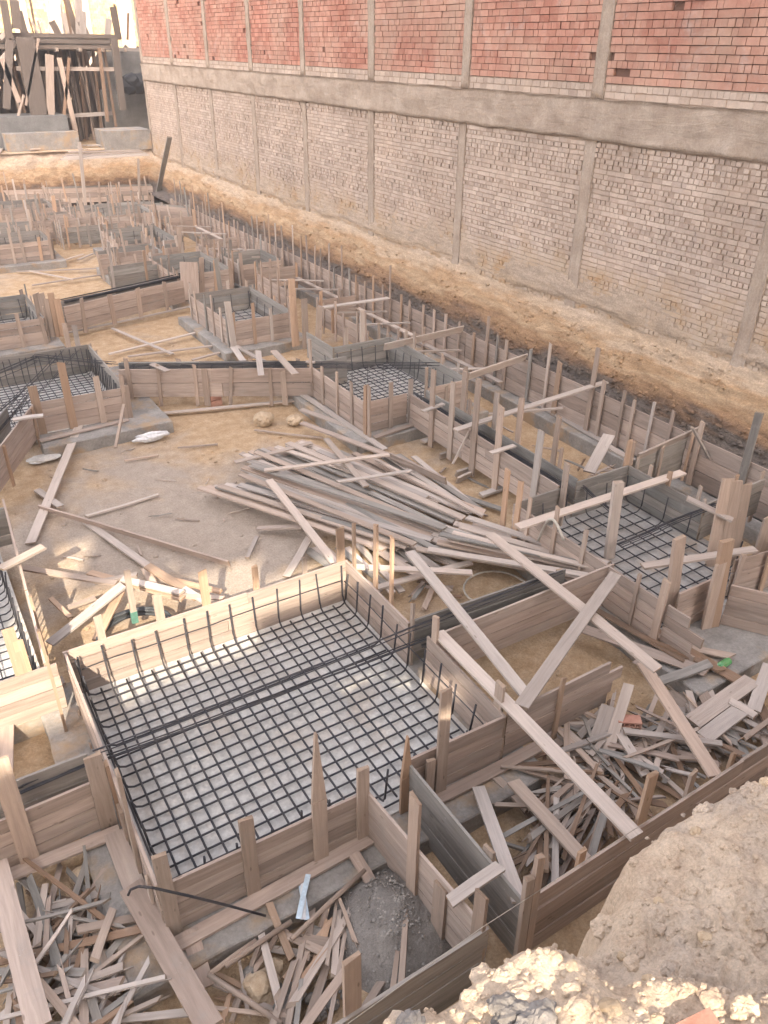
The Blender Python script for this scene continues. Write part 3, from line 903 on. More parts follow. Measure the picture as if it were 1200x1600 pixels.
# channel between footing 2 and footing 3
f = thing('tie_beam_form', (7.6, 9.2, 0), 'long timber channel form from the right footing to the middle one, tall boards outside', 'beam form', 'timber tie beam forms')
side_panel(f, (7.50, 7.2), (7.54, 11.2), (-1, 0), rows=4, zb=.0)
px_stakes(f, (7.50, 7.2), (7.54, 11.2), (-1, 0), [(678, 577, .13, 'stake'), (709, 597, .13, 'stake'), (748, 592, .14, 'stake'), (784, 634, .13, 'stake'), (846, 673, .13, 'loose'), (887, 724, .10, 'stake')], zb=-.15)
side_panel(f, (7.84, 7.2), (7.88, 11.3), (1, 0), rows=4, m='gform')
px_stakes(f, (7.84, 7.2), (7.88, 11.3), (1, 0), [(727, 580, .13, 'stake'), (777, 612, .11, 'loose'), (816, 622, .12, 'stake'), (735, 624, .07, 'stake'), (874, 651, .10, 'stake'), (878, 700, .06, 'stake')], zb=-.15)
# short cleats across the top
for (p, q) in (((660, 643), (693, 631)), ((713, 671), (741, 661)), ((766, 708), (804, 696))):
    mb = MB(); mb.board(P(*p, .64), P(*q, .64), .09, .025, segs=1); mb.build('cleat', M['loose'], f)
bundle([(7.66, 7.3, .44), (7.70, 11.4, .44)], 20, .11, 'dark cage of bars and stirrups down in the long channel form', stirrup=.22, group='long rebar bundles')
for i, (p, q) in enumerate((((713, 741), (741, 731)), ((660, 690), (676, 686)), ((687, 713), (700, 710)), ((751, 774), (786, 762)), ((714, 750), (735, 742)))):
    timber(p, q, .12, .04, label='short timber block under the long channel form', group='timber blocks under the channel form', z1=-.14, z2=-.14, edge=i % 2 == 0, name='timber_block', cat='timber block')

# ---------------------------------------------------------------- footing 3, in the middle
pad(6.25, 10.95, 9.2, 14.5, 'concrete slab under the middle footing form')
X0, X1, Y0, Y1 = 6.6, 8.9, 11.3, 14.15
blinding_face(X0 + .01, Y0 + .01, X1 - .01, Y1 - .01, 'pale concrete bed under the dense mesh of the middle footing form')
f = thing('footing_form', ((X0 + X1) / 2, (Y0 + Y1) / 2, 0), 'timber footing form in the middle, round a dense steel mesh, beyond the plank pile', 'footing form', 'timber footing forms')
side_panel(f, (X0, 13.3), (X0, Y0), (-1, 0), zt=.62)
px_stakes(f, (X0, 13.3), (X0, Y0), (-1, 0), [(484, 530, .09, 'stake'), (503, 572, .09, 'stake'), (526, 582, .06, 'stake'), (549, 597, .08, 'stake'), (571, 602, .10, 'fresh'), (577, 603, .09, 'stake')])
side_panel(f, (X0, Y0), (7.50, Y0), (0, -1))
px_stakes(f, (X0, Y0), (7.50, Y0), (0, -1), [(611, 597, .09, 'stake'), (642, 592, .10, 'loose')])
side_panel(f, (7.9, Y0), (X1, Y0), (0, -1))
px_stakes(f, (7.9, Y0), (X1, Y0), (0, -1), [(667, 575, .06, 'stake'), (698, 603, .06, 'stake'), (728, 573, .09, 'stake')])
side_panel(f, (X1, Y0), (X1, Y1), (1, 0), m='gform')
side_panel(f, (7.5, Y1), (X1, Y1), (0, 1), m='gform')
px_stakes(f, (7.5, Y1), (X1, Y1), (0, 1), [(541, 512, .09, 'stake'), (566, 485, .10, 'loose'), (592, 505, .06, 'stake')], zb=0)
side_panel(f, (6.7, 13.55), (7.5, 13.55), (0, 1), m='gform')
side_panel(f, (7.5, 14.15), (7.5, 15.4), (1, 0), m='gform')
mat_grid(X0, Y0, X1, Y1, .15, 'dense steel mesh in the middle footing form', up=.44, every=2, tie=False)
f = thing('post_pair', (6.6, 15.3, 0), 'pair of tall orange posts left of the middle footing', 'post')
for (tx, ty, bx, by, wd, m_) in ((455, 436, 462, 540, .17, 'fresh'), (475, 467, 478, 545, .14, 'stake'), (499, 480, 497, 542, .14, 'stake'), (522, 483, 523, 520, .15, 'fresh')):
    q = P(bx, by, 0); n = Vector((.2, 1, 0))
    stake(f, PV(tx, ty, (q.x, q.y), n), q, n, wd, .05, m_, name='post')

# tie beam from footing 4 to footing 3
f = thing('tie_beam_form', (4.9, 14.2, 0), 'long timber tie beam form crossing behind the bare yard, with black bars on top', 'beam form', 'timber tie beam forms')
a, b = W(185, 577), W(486, 575)
side_panel(f, a, b, (0, -1), rows=2, zb=.02, zt=.6)
px_stakes(f, a, b, (0, -1), [(246, 570, .07, 'stake', (254, 643)), (303, 570, .07, 'stake', (310, 640)), (319, 577, .12, 'stake', (325, 637)), (361, 574, .07, 'stake', (361, 640)), (421, 575, .07, 'stake', (425, 640)), (441, 580, .11, 'stake', (446, 635)), (196, 560, .09, 'stake')])
a2 = (a[0] + .1, a[1] + .38); b2 = (b[0] + .1, b[1] + .38)
side_panel(f, a2, b2, (0, 1), rows=4, m='gform')
auto_stakes(f, a2, b2, (0, 1), 1.0, -.05, .05, .08)
bundle([P(188, 571, .52), P(400, 569, .56), P(672, 572, .62)], 9, .12, 'thick black bundle of bars on the tie beam form behind the bare yard', r=.008, stirrup=.3)
for (p, q, wd) in (((238, 569), (262, 580), .12), ((500 - 8, 566), (478, 565), .08), ((404, 548), (408, 588), .12), ((427, 548), (462, 585), .14)):
    timber(p, q, wd, .025, label='short pale plank laid across the tie beam form behind the yard', group='short planks laid across the middle tie beam', z1=.66, z2=.66)

# ---------------------------------------------------------------- footing 4, on the left
pad(1.45, 13.55, 3.75, 17.0, 'concrete slab under the left footing form, beyond the bare yard')
X0, X1, Y0, Y1 = .2, 3.12, 14.15, 16.9
blinding_face(X0 + .01, Y0 + .01, X1 - .01, Y1 - .01, 'pale concrete bed under the mesh of the left footing form')
f = thing('footing_form', (2.0, 15.4, 0), 'timber footing form at the left edge beyond the bare yard, with dense upright bars', 'footing form', 'timber footing forms')
side_panel(f, W(50, 629), (X1, Y0), (0, -1))
px_stakes(f, W(50, 629), (X1, Y0), (0, -1), [(95, 567, .14, 'fresh'), (50, 604, .15, 'fresh'), (149, 588, .11, 'stake'), (188, 586, .08, 'stake'), (196, 602, .09, 'stake')])
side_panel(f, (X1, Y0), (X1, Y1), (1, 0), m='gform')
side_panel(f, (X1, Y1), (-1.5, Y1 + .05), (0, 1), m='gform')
px_stakes(f, (X1, Y1), (-1.5, Y1 + .05), (0, 1), [(116, 508, .10, 'loose'), (100, 505, .1, 'stake')], zb=0)
auto_stakes(f, (X1, Y0 + .2), (X1, Y1), (1, 0), .6, -.05, .1)
mat_grid(-1.3, Y0, X1, Y1, .14, 'dense steel mesh in the footing form at the left edge', up=.5, every=1, tie=False)
bundle([P(-10, 590, .5), P(60, 560, .5), P(180, 572, .5)], 6, .25, 'dark tangle of long bars over the left footing form', r=.007)
bundle([P(-10, 660, .4), P(60, 600, .45), P(110, 545, .5)], 5, .2, 'bars slanting across the left footing form', r=.007)
f = thing('tie_beam_form', (.6, 13, 0), 'boarded channel side running forward from the left footing to the left edge', 'beam form', 'timber tie beam forms')
a, b = W(50, 631), W(-40, 745)
side_panel(f, a, b, (1, 0), rows=4)
a2 = (a[0] - .4, a[1] + .1); b2 = (b[0] - .4, b[1] + .1)
side_panel(f, a2, b2, (-1, 0), rows=4, m='gform')
auto_stakes(f, a, b, (1, 0), 1.1, -.05, .0)
bundle([P(-30, 700, .4), P(45, 612, .45)], 6, .12, 'bars in the channel form left of the bare yard', r=.007)
timber((20, 656), (68, 649), .12, .03, label='short plank laid across the boarded channel at the left edge', z1=.64, z2=.64)

# ---------------------------------------------------------------- footing 0, left edge, partly in the sun
pad(-2.8, 6.95, .12, 10.4, 'concrete slab under the left-edge footing form with sunlit boards')
X1, Y0, Y1 = -.12, 7.42, 10.6
a0, a1_ = W(67, 1037), W(3, 780)
blinding_face(-3.2, Y0 + .01, a0[0] - .01, Y1, 'pale concrete bed of the footing at the left edge, nearest the sunlit boards')
f = thing('footing_form', (-1.2, 9, 0), 'timber footing form at the left edge nearest the large front footing, boards partly sunlit', 'footing form', 'timber footing forms')
side_panel(f, a0, a1_, (1, 0), m='form')
n0 = W(88, 1036)
side_panel(f, (n0[0], a0[1] - .05), (-3.2, a0[1] - .05), (0, -1), m='form')
px_stakes(f, a0, (-3.2, a0[1]), (0, -1), [(12, 982, .12, 'fresh'), (27, 1000, .10, 'fresh')])
px_stakes(f, a0, a1_, (1, 0), [(60, 985, .09, 'fresh'), (47, 930, .07, 'fresh')])
side_panel(f, (a1_[0], Y1), (-3.2, Y1), (0, 1), m='gform')
mat_grid(-3.2, a0[1], a0[0], Y1, .15, 'steel mesh in the footing form at the left edge', up=.4, every=1, tie=False)

# tie beam from footing 1 to the left
f = thing('tie_beam_form', (-.4, 5.2, 0), 'boarded tie beam form running from the large front footing to the left edge', 'beam form', 'timber tie beam forms')
a, b = W(146, 1217), W(-40, 1297)
side_panel(f, a, b, (0, -1), rows=4)
px_stakes(f, a, b, (0, -1), [(143, 1180, .15, 'stake'), (-4, 1187, .15, 'stake', (48, 1345))])
side_panel(f, W(136, 1177), W(-40, 1245), (0, 1), rows=4, m='gform')
bundle([P(150, 1186, .5), P(-30, 1262, .5)], 7, .06, 'bars in the tie beam form left of the large front footing', r=.0085)

# ---------------------------------------------------------------- boarding along the brick wall
f = thing('strip_footing_form', (10.5, 18, 0), 'long boarded form along the foot of the brick wall, studded with upright boards', 'footing form')
side_panel(f, (10.55, 3.2), (10.5, 13.5), (1, 0), rows=3, zt=.62, zb=-.2)
side_panel(f, (10.5, 13.52), (10.45, 24.0), (1, 0), rows=3, zt=.62, zb=-.2)
side_panel(f, (10.45, 24.02), (10.4, 33.5), (1, 0), rows=3, zt=.62, zb=-.2)
aS, bS = (10.55, 3.2), (10.45, 24.0)
lst = [(610, 415, .05), (627, 460, .07), (640, 470, .06), (662, 476, .07), (679, 484, .08), (697, 490, .08), (718, 502, .05), (741, 520, .07), (764, 494, .08), (778, 525, .06), (792, 531, .08),
       (830, 545, .07), (861, 536, .06), (875, 566, .11, 'fresh'), (935, 543, .10), (945, 595, .08), (977, 610, .06), (992, 625, .06), (1023, 628, .05), (1053, 642, .06), (1098, 660, .09), (1187, 645, .13),
       (598, 445, .05), (583, 430, .06), (570, 440, .06), (556, 430, .06), (546, 420, .05)]
px_stakes(f, aS, bS, (-1, 0), lst, zb=-.2, off=.05)
auto_stakes(f, (10.46, 18.6), (10.4, 33), (-1, 0), .42, .15, .95, .06, zb=0, lean=.08)
b = MB(); b.box((10.62, 3.0, -.3), (11.1, 34, .12)); 
o = tag(b.build('concrete_strip', M['pad'], None, (10.8, 18, 0)), 'narrow grey concrete strip between the long boarding and the dug bank', 'concrete strip')
o = pad(10.22, 3.0, 10.52, 33.8, 'long concrete strip under the boarding along the brick wall', z1=-.21)
for (p, q, z) in (((755, 582), (942, 690), -.18), ((940, 690), (1010, 732), -.18), ((560, 478), (700, 552), -.18)):
    timber(p, q, .13, .03, label='long board lying at the foot of the boarding along the brick wall', group='boards at the foot of the long boarding', z1=z, z2=z)
# long timbers spanning to the boarding
for (p, z_1, q, z_2, wd, lab) in (((600, 542), .66, (724, 514), .66, .16, 'grey board on edge spanning from the middle footing to the long boarding'),
        ((732, 588), .66, (822, 558), .66, .15, 'grey board on edge from the right corner of the middle footing to the boarding'),
        ((711, 672), .72, (947, 597), .72, .12, 'longest pale timber laid across the sandy strip beside the channel form'),
        ((747, 648), -.1, (880, 638), .05, .08, 'thin timber lying on the sand under the longest pale one'),
        ((808, 824), .68, (1067, 738), .68, .14, 'long pale timber laid across the right footing form'),
        ((1004, 885), .66, (1180, 858), .66, .12, 'pale timber across the front corner of the right footing form'),
        ((1073, 778), .95, (1145, 813), .8, .11, 'orange timber sloping into the upright boards at the right'),
        ((996, 714), .64, (1098, 668), .64, .12, 'grey board on edge joining the right footing posts to the long boarding'),
        ((505, 480), .66, (607, 466), .66, .15, 'board spanning left of the middle footing towards the long boarding'),
        ((920, 738), .1, (952, 680), .4, .20, 'grey plank leaning on the boarding beside the sandy strip'),
        ((1082, 668), 1.0, (1118, 735), .1, .07, 'thin brown lath leaning against the long boarding'),
        ((707, 725), .0, (747, 645), .9, .035, 'thin round lath leaning on the tall boards of the channel form')):
    timber(p, q, wd, .03, label=lab, z1=z_1, z2=z_2, edge='edge' in lab, warp=.006)
f = thing('cross_form', (9.4, 7.2, 0), 'grey boarded cross form between the right footing posts and the long boarding', 'form side', 'cross forms beside the boarding along the brick wall')
side_panel(f, (8.9, 7.2), (10.45, 7.35), (0, 1), rows=3, m='gform')
auto_stakes(f, (9.0, 7.2), (10.45, 7.3), (0, -1), .7, .05, .2, .06)
# ladder-like frames by the boarding, beyond the middle footing
for i, (x0, y0, x1, y1) in enumerate(((9.0, 11.6, 10.0, 14.4), (8.9, 15.0, 10.1, 17.6), (8.8, 18.6, 10.1, 21.2), (8.7, 23, 10.1, 25.6), (8.7, 27, 10.1, 29.8))):
    f = thing('cross_form', ((x0 + x1) / 2, (y0 + y1) / 2, 0), 'low boarded box with rails across, %s beside the long boarding' % ['the nearest to the camera', 'second from the camera', 'the middle one of five', 'fourth from the camera', 'the farthest'][i], 'form box', 'boarded boxes beside the boarding along the brick wall')
    side_panel(f, (x0, y0), (x0, y1), (-1, 0), rows=3, zt=.5)
    if i: side_panel(f, (x0, y1), (x1, y1), (0, 1), rows=4, zt=.55)
    auto_stakes(f, (x0, y0), (x0, y1), (-1, 0), .5, .1, .5, .07, zt=.5)
    auto_stakes(f, (x0, y1), (x1, y1), (0, -1), .45, .05, .4, .07, zt=.5)
    for k in range(2):
        yy = y0 + .5 + k * (y1 - y0 - .4) / 2
        mb = MB(); mb.board((x0, yy, .53 - .02), (x1 + .3, yy + R.uniform(-.15, .15), .3), .08, .03, segs=2); mb.build('rail', M['loose'], f)
    mb = MB(); mb.board((x1, y0, .2), (x1 - .02, y1 + .2, .2), .12, .03, segs=3); mb.build('rail', M['loose'], f)

# ---------------------------------------------------------------- farther forms
def footing_far(x0, y0, x1, y1, lab, gm=False, mesh=True, zt=.6, sides='NSEW', sp=.5, hmax=.45, tall=0, slab=True):
    if slab: pad(x0 - .3, y0 - .35, x1 + .3, y1 + .3, 'concrete slab under the ' + lab)
    f = thing('footing_form', ((x0 + x1) / 2, (y0 + y1) / 2, 0), 'timber form of the ' + lab, 'footing form', 'timber footing forms')
    E_ = dict(S=((x0, y0), (x1, y0), (0, -1)), N=((x0, y1), (x1, y1), (0, 1)), W=((x0, y0), (x0, y1), (-1, 0)), E=((x1, y0), (x1, y1), (1, 0)))
    for k in sides:
        a, b, o_ = E_[k]
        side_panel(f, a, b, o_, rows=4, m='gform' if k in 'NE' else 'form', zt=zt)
        auto_stakes(f, a, b, o_, sp, .05, hmax, .08, zt=zt)
    for k in range(tall):
        x = R.uniform(x0, x1); 
        stake(f, (x + R.uniform(-.1, .1), y0 - .05, R.uniform(.95, 1.3)), (x, y0 - .05, 0), Vector((0, 1, 0)), .14, .04, name='post')
    if mesh:
        blinding_face(x0 + .01, y0 + .01, x1 - .01, y1 - .01, 'pale concrete bed of the ' + lab, 'mid_conc')
        mat_grid(x0, y0, x1, y1, .24, 'steel mesh in the ' + lab, up=.42, every=2, tie=False)
    return f
footing_far(6.3, 16.9, 7.9, 19.5, 'small footing behind the middle one, with tall orange boards', hmax=.4, tall=2)
footing_far(6.6, 21.5, 8.2, 24.0, 'fourth footing away in the row beside the boarding', hmax=.35, tall=2)
footing_far(6.4, 26.0, 8.2, 28.6, 'fifth footing away in the row beside the boarding', hmax=.4, tall=1)
footing_far(6.2, 31.0, 9.0, 33.6, 'last footing before the far bank', hmax=.45, tall=1)
footing_far(1.0, 19.3, 2.7, 21.6, 'footing at the left edge behind the split boards', hmax=.3)
footing_far(.5, 31.5, 2.6, 34.0, 'footing far on the left, beyond the bright sand', hmax=.6)
footing_far(3.4, 33.8, 6.0, 36.0, 'footing in the far corner under the plank bridge', hmax=.8, tall=1)
footing_far(5.8, 24.4, 7.2, 25.8, 'small dark footing among the grey forms beyond the slanting beam', hmax=.35, sp=.35)
footing_far(8.6, 21.8, 9.9, 23.4, 'narrow footing close to the boarding, second box away', hmax=.45, sp=.35, mesh=False)
footing_far(2.9, 27.8, 4.6, 29.6, 'small footing beyond the bright sand, in the centre', hmax=.5, sp=.4)
for i in range(16):
    x = R.uniform(2.8, 9.6); y = R.uniform(27, 36.5)
    f = thing('beam_form_side', (x, y, 0), 'low boarded form side in the crowded far corner beside the brick building', 'form side', 'form sides in the crowded far corner')
    if R.random() < .65: a_, b_, o_ = (x, y), (x + R.uniform(1, 2.2), y + R.uniform(-.1, .1)), (0, -1)
    else: a_, b_, o_ = (x, y), (x + R.uniform(-.1, .1), y + R.uniform(1, 2.4)), (-1, 0)
    side_panel(f, a_, b_, o_, rows=3, m=R.choice(['form', 'gform']), zt=R.uniform(.5, .65))
    auto_stakes(f, a_, b_, o_, .35, .05, .5, .07, zt=.55)
# split boards
f = thing('board_shutter', (2.9, 19.2, 0), 'stand of split upright boards beside the left-edge footing', 'board shutter')
for k in range(5):
    q = P(70 + k * 7.5, 527 - k * .5, 0)
    stake(f, (q.x, q.y, R.uniform(.85, 1.05)), q, Vector((0, 1, 0)), .155, .03, R.choice(['fresh', 'stake']), name='board')
# tie beam T5
f = thing('tie_beam_form', (5, 20.6, 0), 'slanting timber tie beam form with a black bar bundle, second row beyond the yard', 'beam form', 'timber tie beam forms')
a, b = W(98, 479), W(285, 437)
side_panel(f, a, b, (0, -1), rows=3)
px_stakes(f, a, b, (0, -1), [(127, 466, .09, 'stake', (134, 520)), (171, 460, .12, 'stake', (180, 507)), (215, 450, .12, 'stake', (221, 500)), (256, 440, .09, 'stake', (262, 485))])
a2 = (a[0] + .0, a[1] + .45); b2 = (b[0], b[1] + .45)
side_panel(f, a2, b2, (0, 1), rows=3, m='gform')
bundle([P(98, 472, .56), P(285, 431, .56)], 9, .14, 'black bundle of bars on the slanting tie beam form', r=.011)
stake(f, P(283, 432, .6) + Vector((.25, 0, .35)), P(285, 470, 0) + Vector((.25, 0, 0)), Vector((0, 1, 0)), .5, .05, 'form', name='post')
for (p, q, lab, m_, r_) in (((170, 424), (262, 410), 'grey boarded form side behind the slanting tie beam', 'gform', 4), ((152, 398), (278, 385), 'brown boarded form side, second behind the slanting tie beam', 'form', 4),
        ((50, 338), (148, 331), 'boarded form side beyond the bright sand, centre left', 'form', 4), ((163, 340), (205, 338), 'short boarded form side beyond the bright sand', 'form', 4),
        ((-20, 353), (47, 350), 'boarded form side at the left edge beyond the bright sand', 'gform', 3), ((-20, 298), (238, 290), 'long boarded form side under the far bank', 'form', 3),
        ((150, 318), (240, 314), 'far grey form side left of the plank bridge foot', 'gform', 3), ((215, 318), (300, 326), 'dark form side in the far corner by the brick wall', 'form', 3)):
    f = thing('beam_form_side', P(*p, 0), lab, 'form side', 'boarded form sides far back')
    side_panel(f, W(*p), W(*q), (0, -1), rows=r_, m=m_)
    auto_stakes(f, W(*p), W(*q), (0, -1), .7, .05, .8, .07, lean=.12)
    if R.random() < .8:
        a_ = W(*p); b_ = W(*q)
        side_panel(f, (a_[0] + .1, a_[1] + .5), (b_[0] + .1, b_[1] + .5), (0, 1), rows=3, m='gform')
# row of little uprights by the small forms
for (p, q, n_, lab) in (((345 / 4 * 0 + 148, 330), (165, 352), 7, 'stepped row of short uprights beyond the bright sand'), ((165, 368), (187, 398), 7, 'second stepped row of short uprights beyond the bright sand'),
                        ((205, 340), (232, 372), 7, 'third stepped row of short uprights beyond the bright sand')):
    f = thing('board_shutter', P(*q, 0), lab, 'board shutter', 'stepped uprights far back')
    a_ = P(*p, .5); b_ = P(*q, .5)
    for k in range(n_):
        c = a_.lerp(b_, k / (n_ - 1))
        stake(f, (c.x + .05, c.y, .5 + R.uniform(.0, .25)), (c.x, c.y, -.1), Vector((1, .2, 0)), .13, .03, R.choice(['stake', 'fresh', 'form']), name='board')
    side_panel(f, (a_.x, a_.y), (b_.x, b_.y), (1, 0), rows=3, zt=.45)

# ---------------------------------------------------------------- the big pile of loose planks
G = 'planks of the big loose pile'
LP = 'weathered grey-brown plank lying among many others in the big loose pile'
def lerp2(a, b, t): return (a[0] + (b[0] - a[0]) * t, a[1] + (b[1] - a[1]) * t)
def fan(s0, s1, e0, e1, n, z0, z1, wd=.11, js=10, je=8, layers=3):
    for i in range(n):
        t = (i + R.uniform(-.4, .4)) / max(1, n - 1)
        t2 = min(1, max(0, t + R.uniform(-.12, .12)))
        p = lerp2(s0, s1, t); q = lerp2(e0, e1, t2)
        p = (p[0] + R.uniform(-js, js), p[1] + R.uniform(-js, js) * .3)
        q = (q[0] + R.uniform(-je, je), q[1] + R.uniform(-je, je) * .3)
        ly = R.randrange(layers)
        k = z0 + (z1 - z0) * ly / max(1, layers - 1)
        timber(p, q, wd * R.uniform(.8, 1.15), .025, label=LP, group=G, z1=k * .8 - .13 + R.uniform(0, .03), z2=k - .13 + R.uniform(0, .04), m=R.choice(['loose', 'loose', 'loose', 'stake', 'gform']))
fan((375, 712), (470, 690), (655, 838), (752, 798), 16, .03, .24, js=14)
fan((440, 700), (575, 712), (640, 770), (745, 800), 10, .05, .2, js=14)
fan((380, 745), (395, 722), (640, 850), (700, 828), 10, .06, .30, js=10)
fan((312, 762), (375, 756), (600, 860), (690, 842), 9, .05, .22, js=8)
fan((500, 790), (600, 770), (640, 880), (740, 835), 8, .03, .22, js=12)
fan((560, 840), (600, 820), (650, 905), (720, 885), 7, .0, .1, js=12)
fan((655, 862), (735, 812), (912, 904), (962, 878), 13, .20, .50, js=14, je=7, layers=4)
fan((640, 850), (700, 820), (830, 890), (900, 885), 7, .10, .34, js=14, je=14)
fan((480, 860), (560, 850), (560, 920), (640, 925), 6, .0, .08, js=12, je=14)
fan((590, 700), (640, 715), (700, 790), (760, 800), 4, .02, .08, js=12)
# planks of the pile that stand out
for (p, z_1, q, z_2, wd, lab, m_) in (
        ((421, 751), .18, (523, 880), .12, .12, 'grey plank lying crosswise over the left part of the big plank pile', 'loose'),
        ((447, 902), -.17, (484, 838), .02, .11, 'grey plank sloping out from under the left side of the big pile', 'loose'),
        ((367, 723), .05, (487, 691), .08, .10, 'short plank across the upper left tips of the big pile', 'loose'),
        ((413, 734), .20, (608, 711), .24, .09, 'long narrow pale plank across the top of the big pile', 'loose'),
        ((510, 686), .12, (572, 760), .22, .10, 'short grey plank slanting over the top of the big pile', 'loose'),
        ((527, 753), .24, (643, 735), .20, .07, 'thin lath lying across the right top of the big pile', 'loose'),
        ((588, 718), .10, (755, 806), .12, .07, 'long thin pale strip along the right edge of the big pile', 'loose'),
        ((611, 712), .10, (696, 752), .06, .14, 'pinkish plank on edge at the right edge of the big pile', 'form'),
        ((660, 752), -.12, (785, 797), -.14, .10, 'grey plank lying alone on the sand right of the big pile', 'gform'),
        ((472, 660), -.02, (648, 728), .08, .12, 'pinkish plank behind the big pile, from the round stones to its right edge', 'form'),
        ((398, 672), -.16, (505, 684), -.16, .04, 'thin dark lath on the ground above the big pile', 'stake'),
        ((402, 826), -.14, (472, 823), .0, .09, 'short pinkish plank at the lower left of the big pile', 'form'),
        ((540, 885), .10, (738, 895), .25, .10, 'long grey plank at the foot of the big pile, behind the large footing corner', 'loose'),
        ((590, 918), -.02, (738, 878), .18, .10, 'pale plank rising to the right at the foot of the big pile', 'loose'),
        ((640, 862), .80, (829, 1095), .66, .13, 'long plank leaning down over the tie beam to the ragged form side', 'loose'),
        ((764, 834), .78, (1028, 1047), .55, .14, 'long pale plank crossing over the tie beam, lying on the right end of the pile', 'loose'),
        ((963, 898), .68, (814, 1103), .68, .14, 'wide pale plank crossing under another, from the right footing corner to the ragged form side', 'loose'),
        ((684, 988), .66, (995, 1307), .68, .14, 'longest plank in front, from the large footing to the dark boarding by the bank', 'loose'),
        ((1004, 1036), .25, (1118, 1214), .30, .14, 'brown plank slanting over the rubbish timber at the right', 'stake'),
        ((1030, 1064), .05, (1110, 1037), .1, .12, 'short bluish-grey plank beside the green bottle', 'gform'),
        ((975, 1142), .1, (1128, 1163), .1, .07, 'narrow grey plank lying level over the rubbish timber at the right', 'loose'),
        ((803, 1222), .15, (915, 1345), .2, .13, 'reddish plank slanting down to the dark boarding in front', 'stake'),
        ((747, 1230), .1, (813, 1412), .5, .12, 'grey plank with its foot at the front corner of the grey trench side', 'loose'),
        ((676, 1251), .04, (840, 1167), .04, .13, 'straight plank laid along the foot of the front right footing side', 'form'),
        ((273, 1476), .03, (578, 1311), .03, .13, 'straight plank laid along the foot of the front left footing side', 'form'),
        ((704, 1409), .64, (781, 1354), .68, .10, 'short pale board bridging the front trench', 'loose'),
        ((297, 1453), .03, (322, 1543), -.1, .13, 'short plank hanging over the slab edge left of the front footing side', 'form'),
        ((421, 1409), .06, (455, 1499), -.15, .06, 'narrow orange piece hanging over the front slab edge', 'fresh'),
        ((552, 1334), .06, (592, 1397), -.1, .10, 'short plank over the slab edge near the trench corner', 'form'),
        ((775, 1215), .02, (822, 1265), -.1, .08, 'short brown board over the edge of the slab near the grey trench side', 'stake'),
        ((8, 1371), .03, (188, 1297), .04, .13, 'straight plank laid along the foot of the left tie beam side', 'form'),
        ((-6, 1345), .15, (62, 1606), .25, .17, 'wide long pinkish plank at the left bottom corner', 'form'),
        ((178, 1300), .05, (214, 1400), .1, .17, 'wide plank on the slab beside the left side of the large footing', 'form'),
        ((204, 1385), .12, (330, 1606), .15, .18, 'wide long plank running down to the bottom edge beside the slab', 'form'),
        ((120, 1455), .1, (214, 1434), .02, .07, 'thin brown board resting on the slab left of the large footing', 'stake'),
        ((12, 1095), .02, (2, 1370), .02, .14, 'plank along the left edge beside the small sandy square', 'form'),
        ((10, 1105), .05, (100, 1062), .05, .13, 'plank closing the top of the small sandy square at the left', 'form'),
        ((25, 1132), .0, (60, 1118), .0, .03, 'dry twig-like stick in the small sandy square at the left', 'stake'),
        ((125, 662), .02, (47, 850), -.17, .14, 'long pale plank sloping from the left slab down across the yard', 'loose'),
        ((61, 793), -.10, (358, 880), -.15, .10, 'long rusty-brown plank on edge lying in the yard', 'form'),
        ((58, 765), -.17, (95, 792), -.1, .11, 'short grey plank crossing near the head of the rusty-brown one', 'loose'),
        ((133, 815), -.17, (232, 885), -.15, .11, 'long grey plank running from the yard into the sunlit heap', 'loose'),
        ((225, 880), -.12, (284, 925), .1, .10, 'grey plank, half in the sun, end of the sunlit heap', 'loose'),
        ((134, 806), -.17, (248, 773), -.17, .05, 'thin grey lath lying in the yard', 'loose'),
        ((272, 858), -.19, (258, 814 + 0), -.19, .02, 'tiny sliver lying in the yard', 'loose') if False else ((386, 872), -.17, (402, 838), -.17, .06, 'small split grey board piece in the middle of the yard', 'loose'),
        ((213, 650), -.15, (488, 623), -.12, .09, 'long straight pale plank lying before the tie beam behind the yard', 'loose'),
        ((180, 655 + 45), -.1, (194, 632), .45, .05, 'thin brown stick leaning on the left footing form', 'stake'),
        ((62, 690), .03, (200, 655), .03, .10, 'plank laid along the foot of the left footing form', 'form'),
        ((472, 617), .03, (602, 702), .02, .12, 'plank laid along the left foot of the middle footing form', 'loose'),
        ((470, 640), .0, (560, 672), .0, .12, 'plank lying beside the slab left of the middle footing form', 'loose'),
        ((585, 684), .03, (650, 662), .03, .10, 'plank laid along the front foot of the middle footing form', 'form'),
        ((280, 715), -.19, (275, 700), -.19, .02, 'twig on the yard floor', 'stake') if False else ((278, 700), -.18, (340, 694), -.18, .03, 'thin dark stick on the sand in the upper part of the yard', 'stake'),
        ((195, 720), -.18, (248, 711), -.18, .03, 'thin dark stick on the sand, upper left of the yard', 'stake')):
    timber(p, q, wd, .028, label=lab, z1=z_1, z2=z_2, m=m_, edge='on edge' in lab)
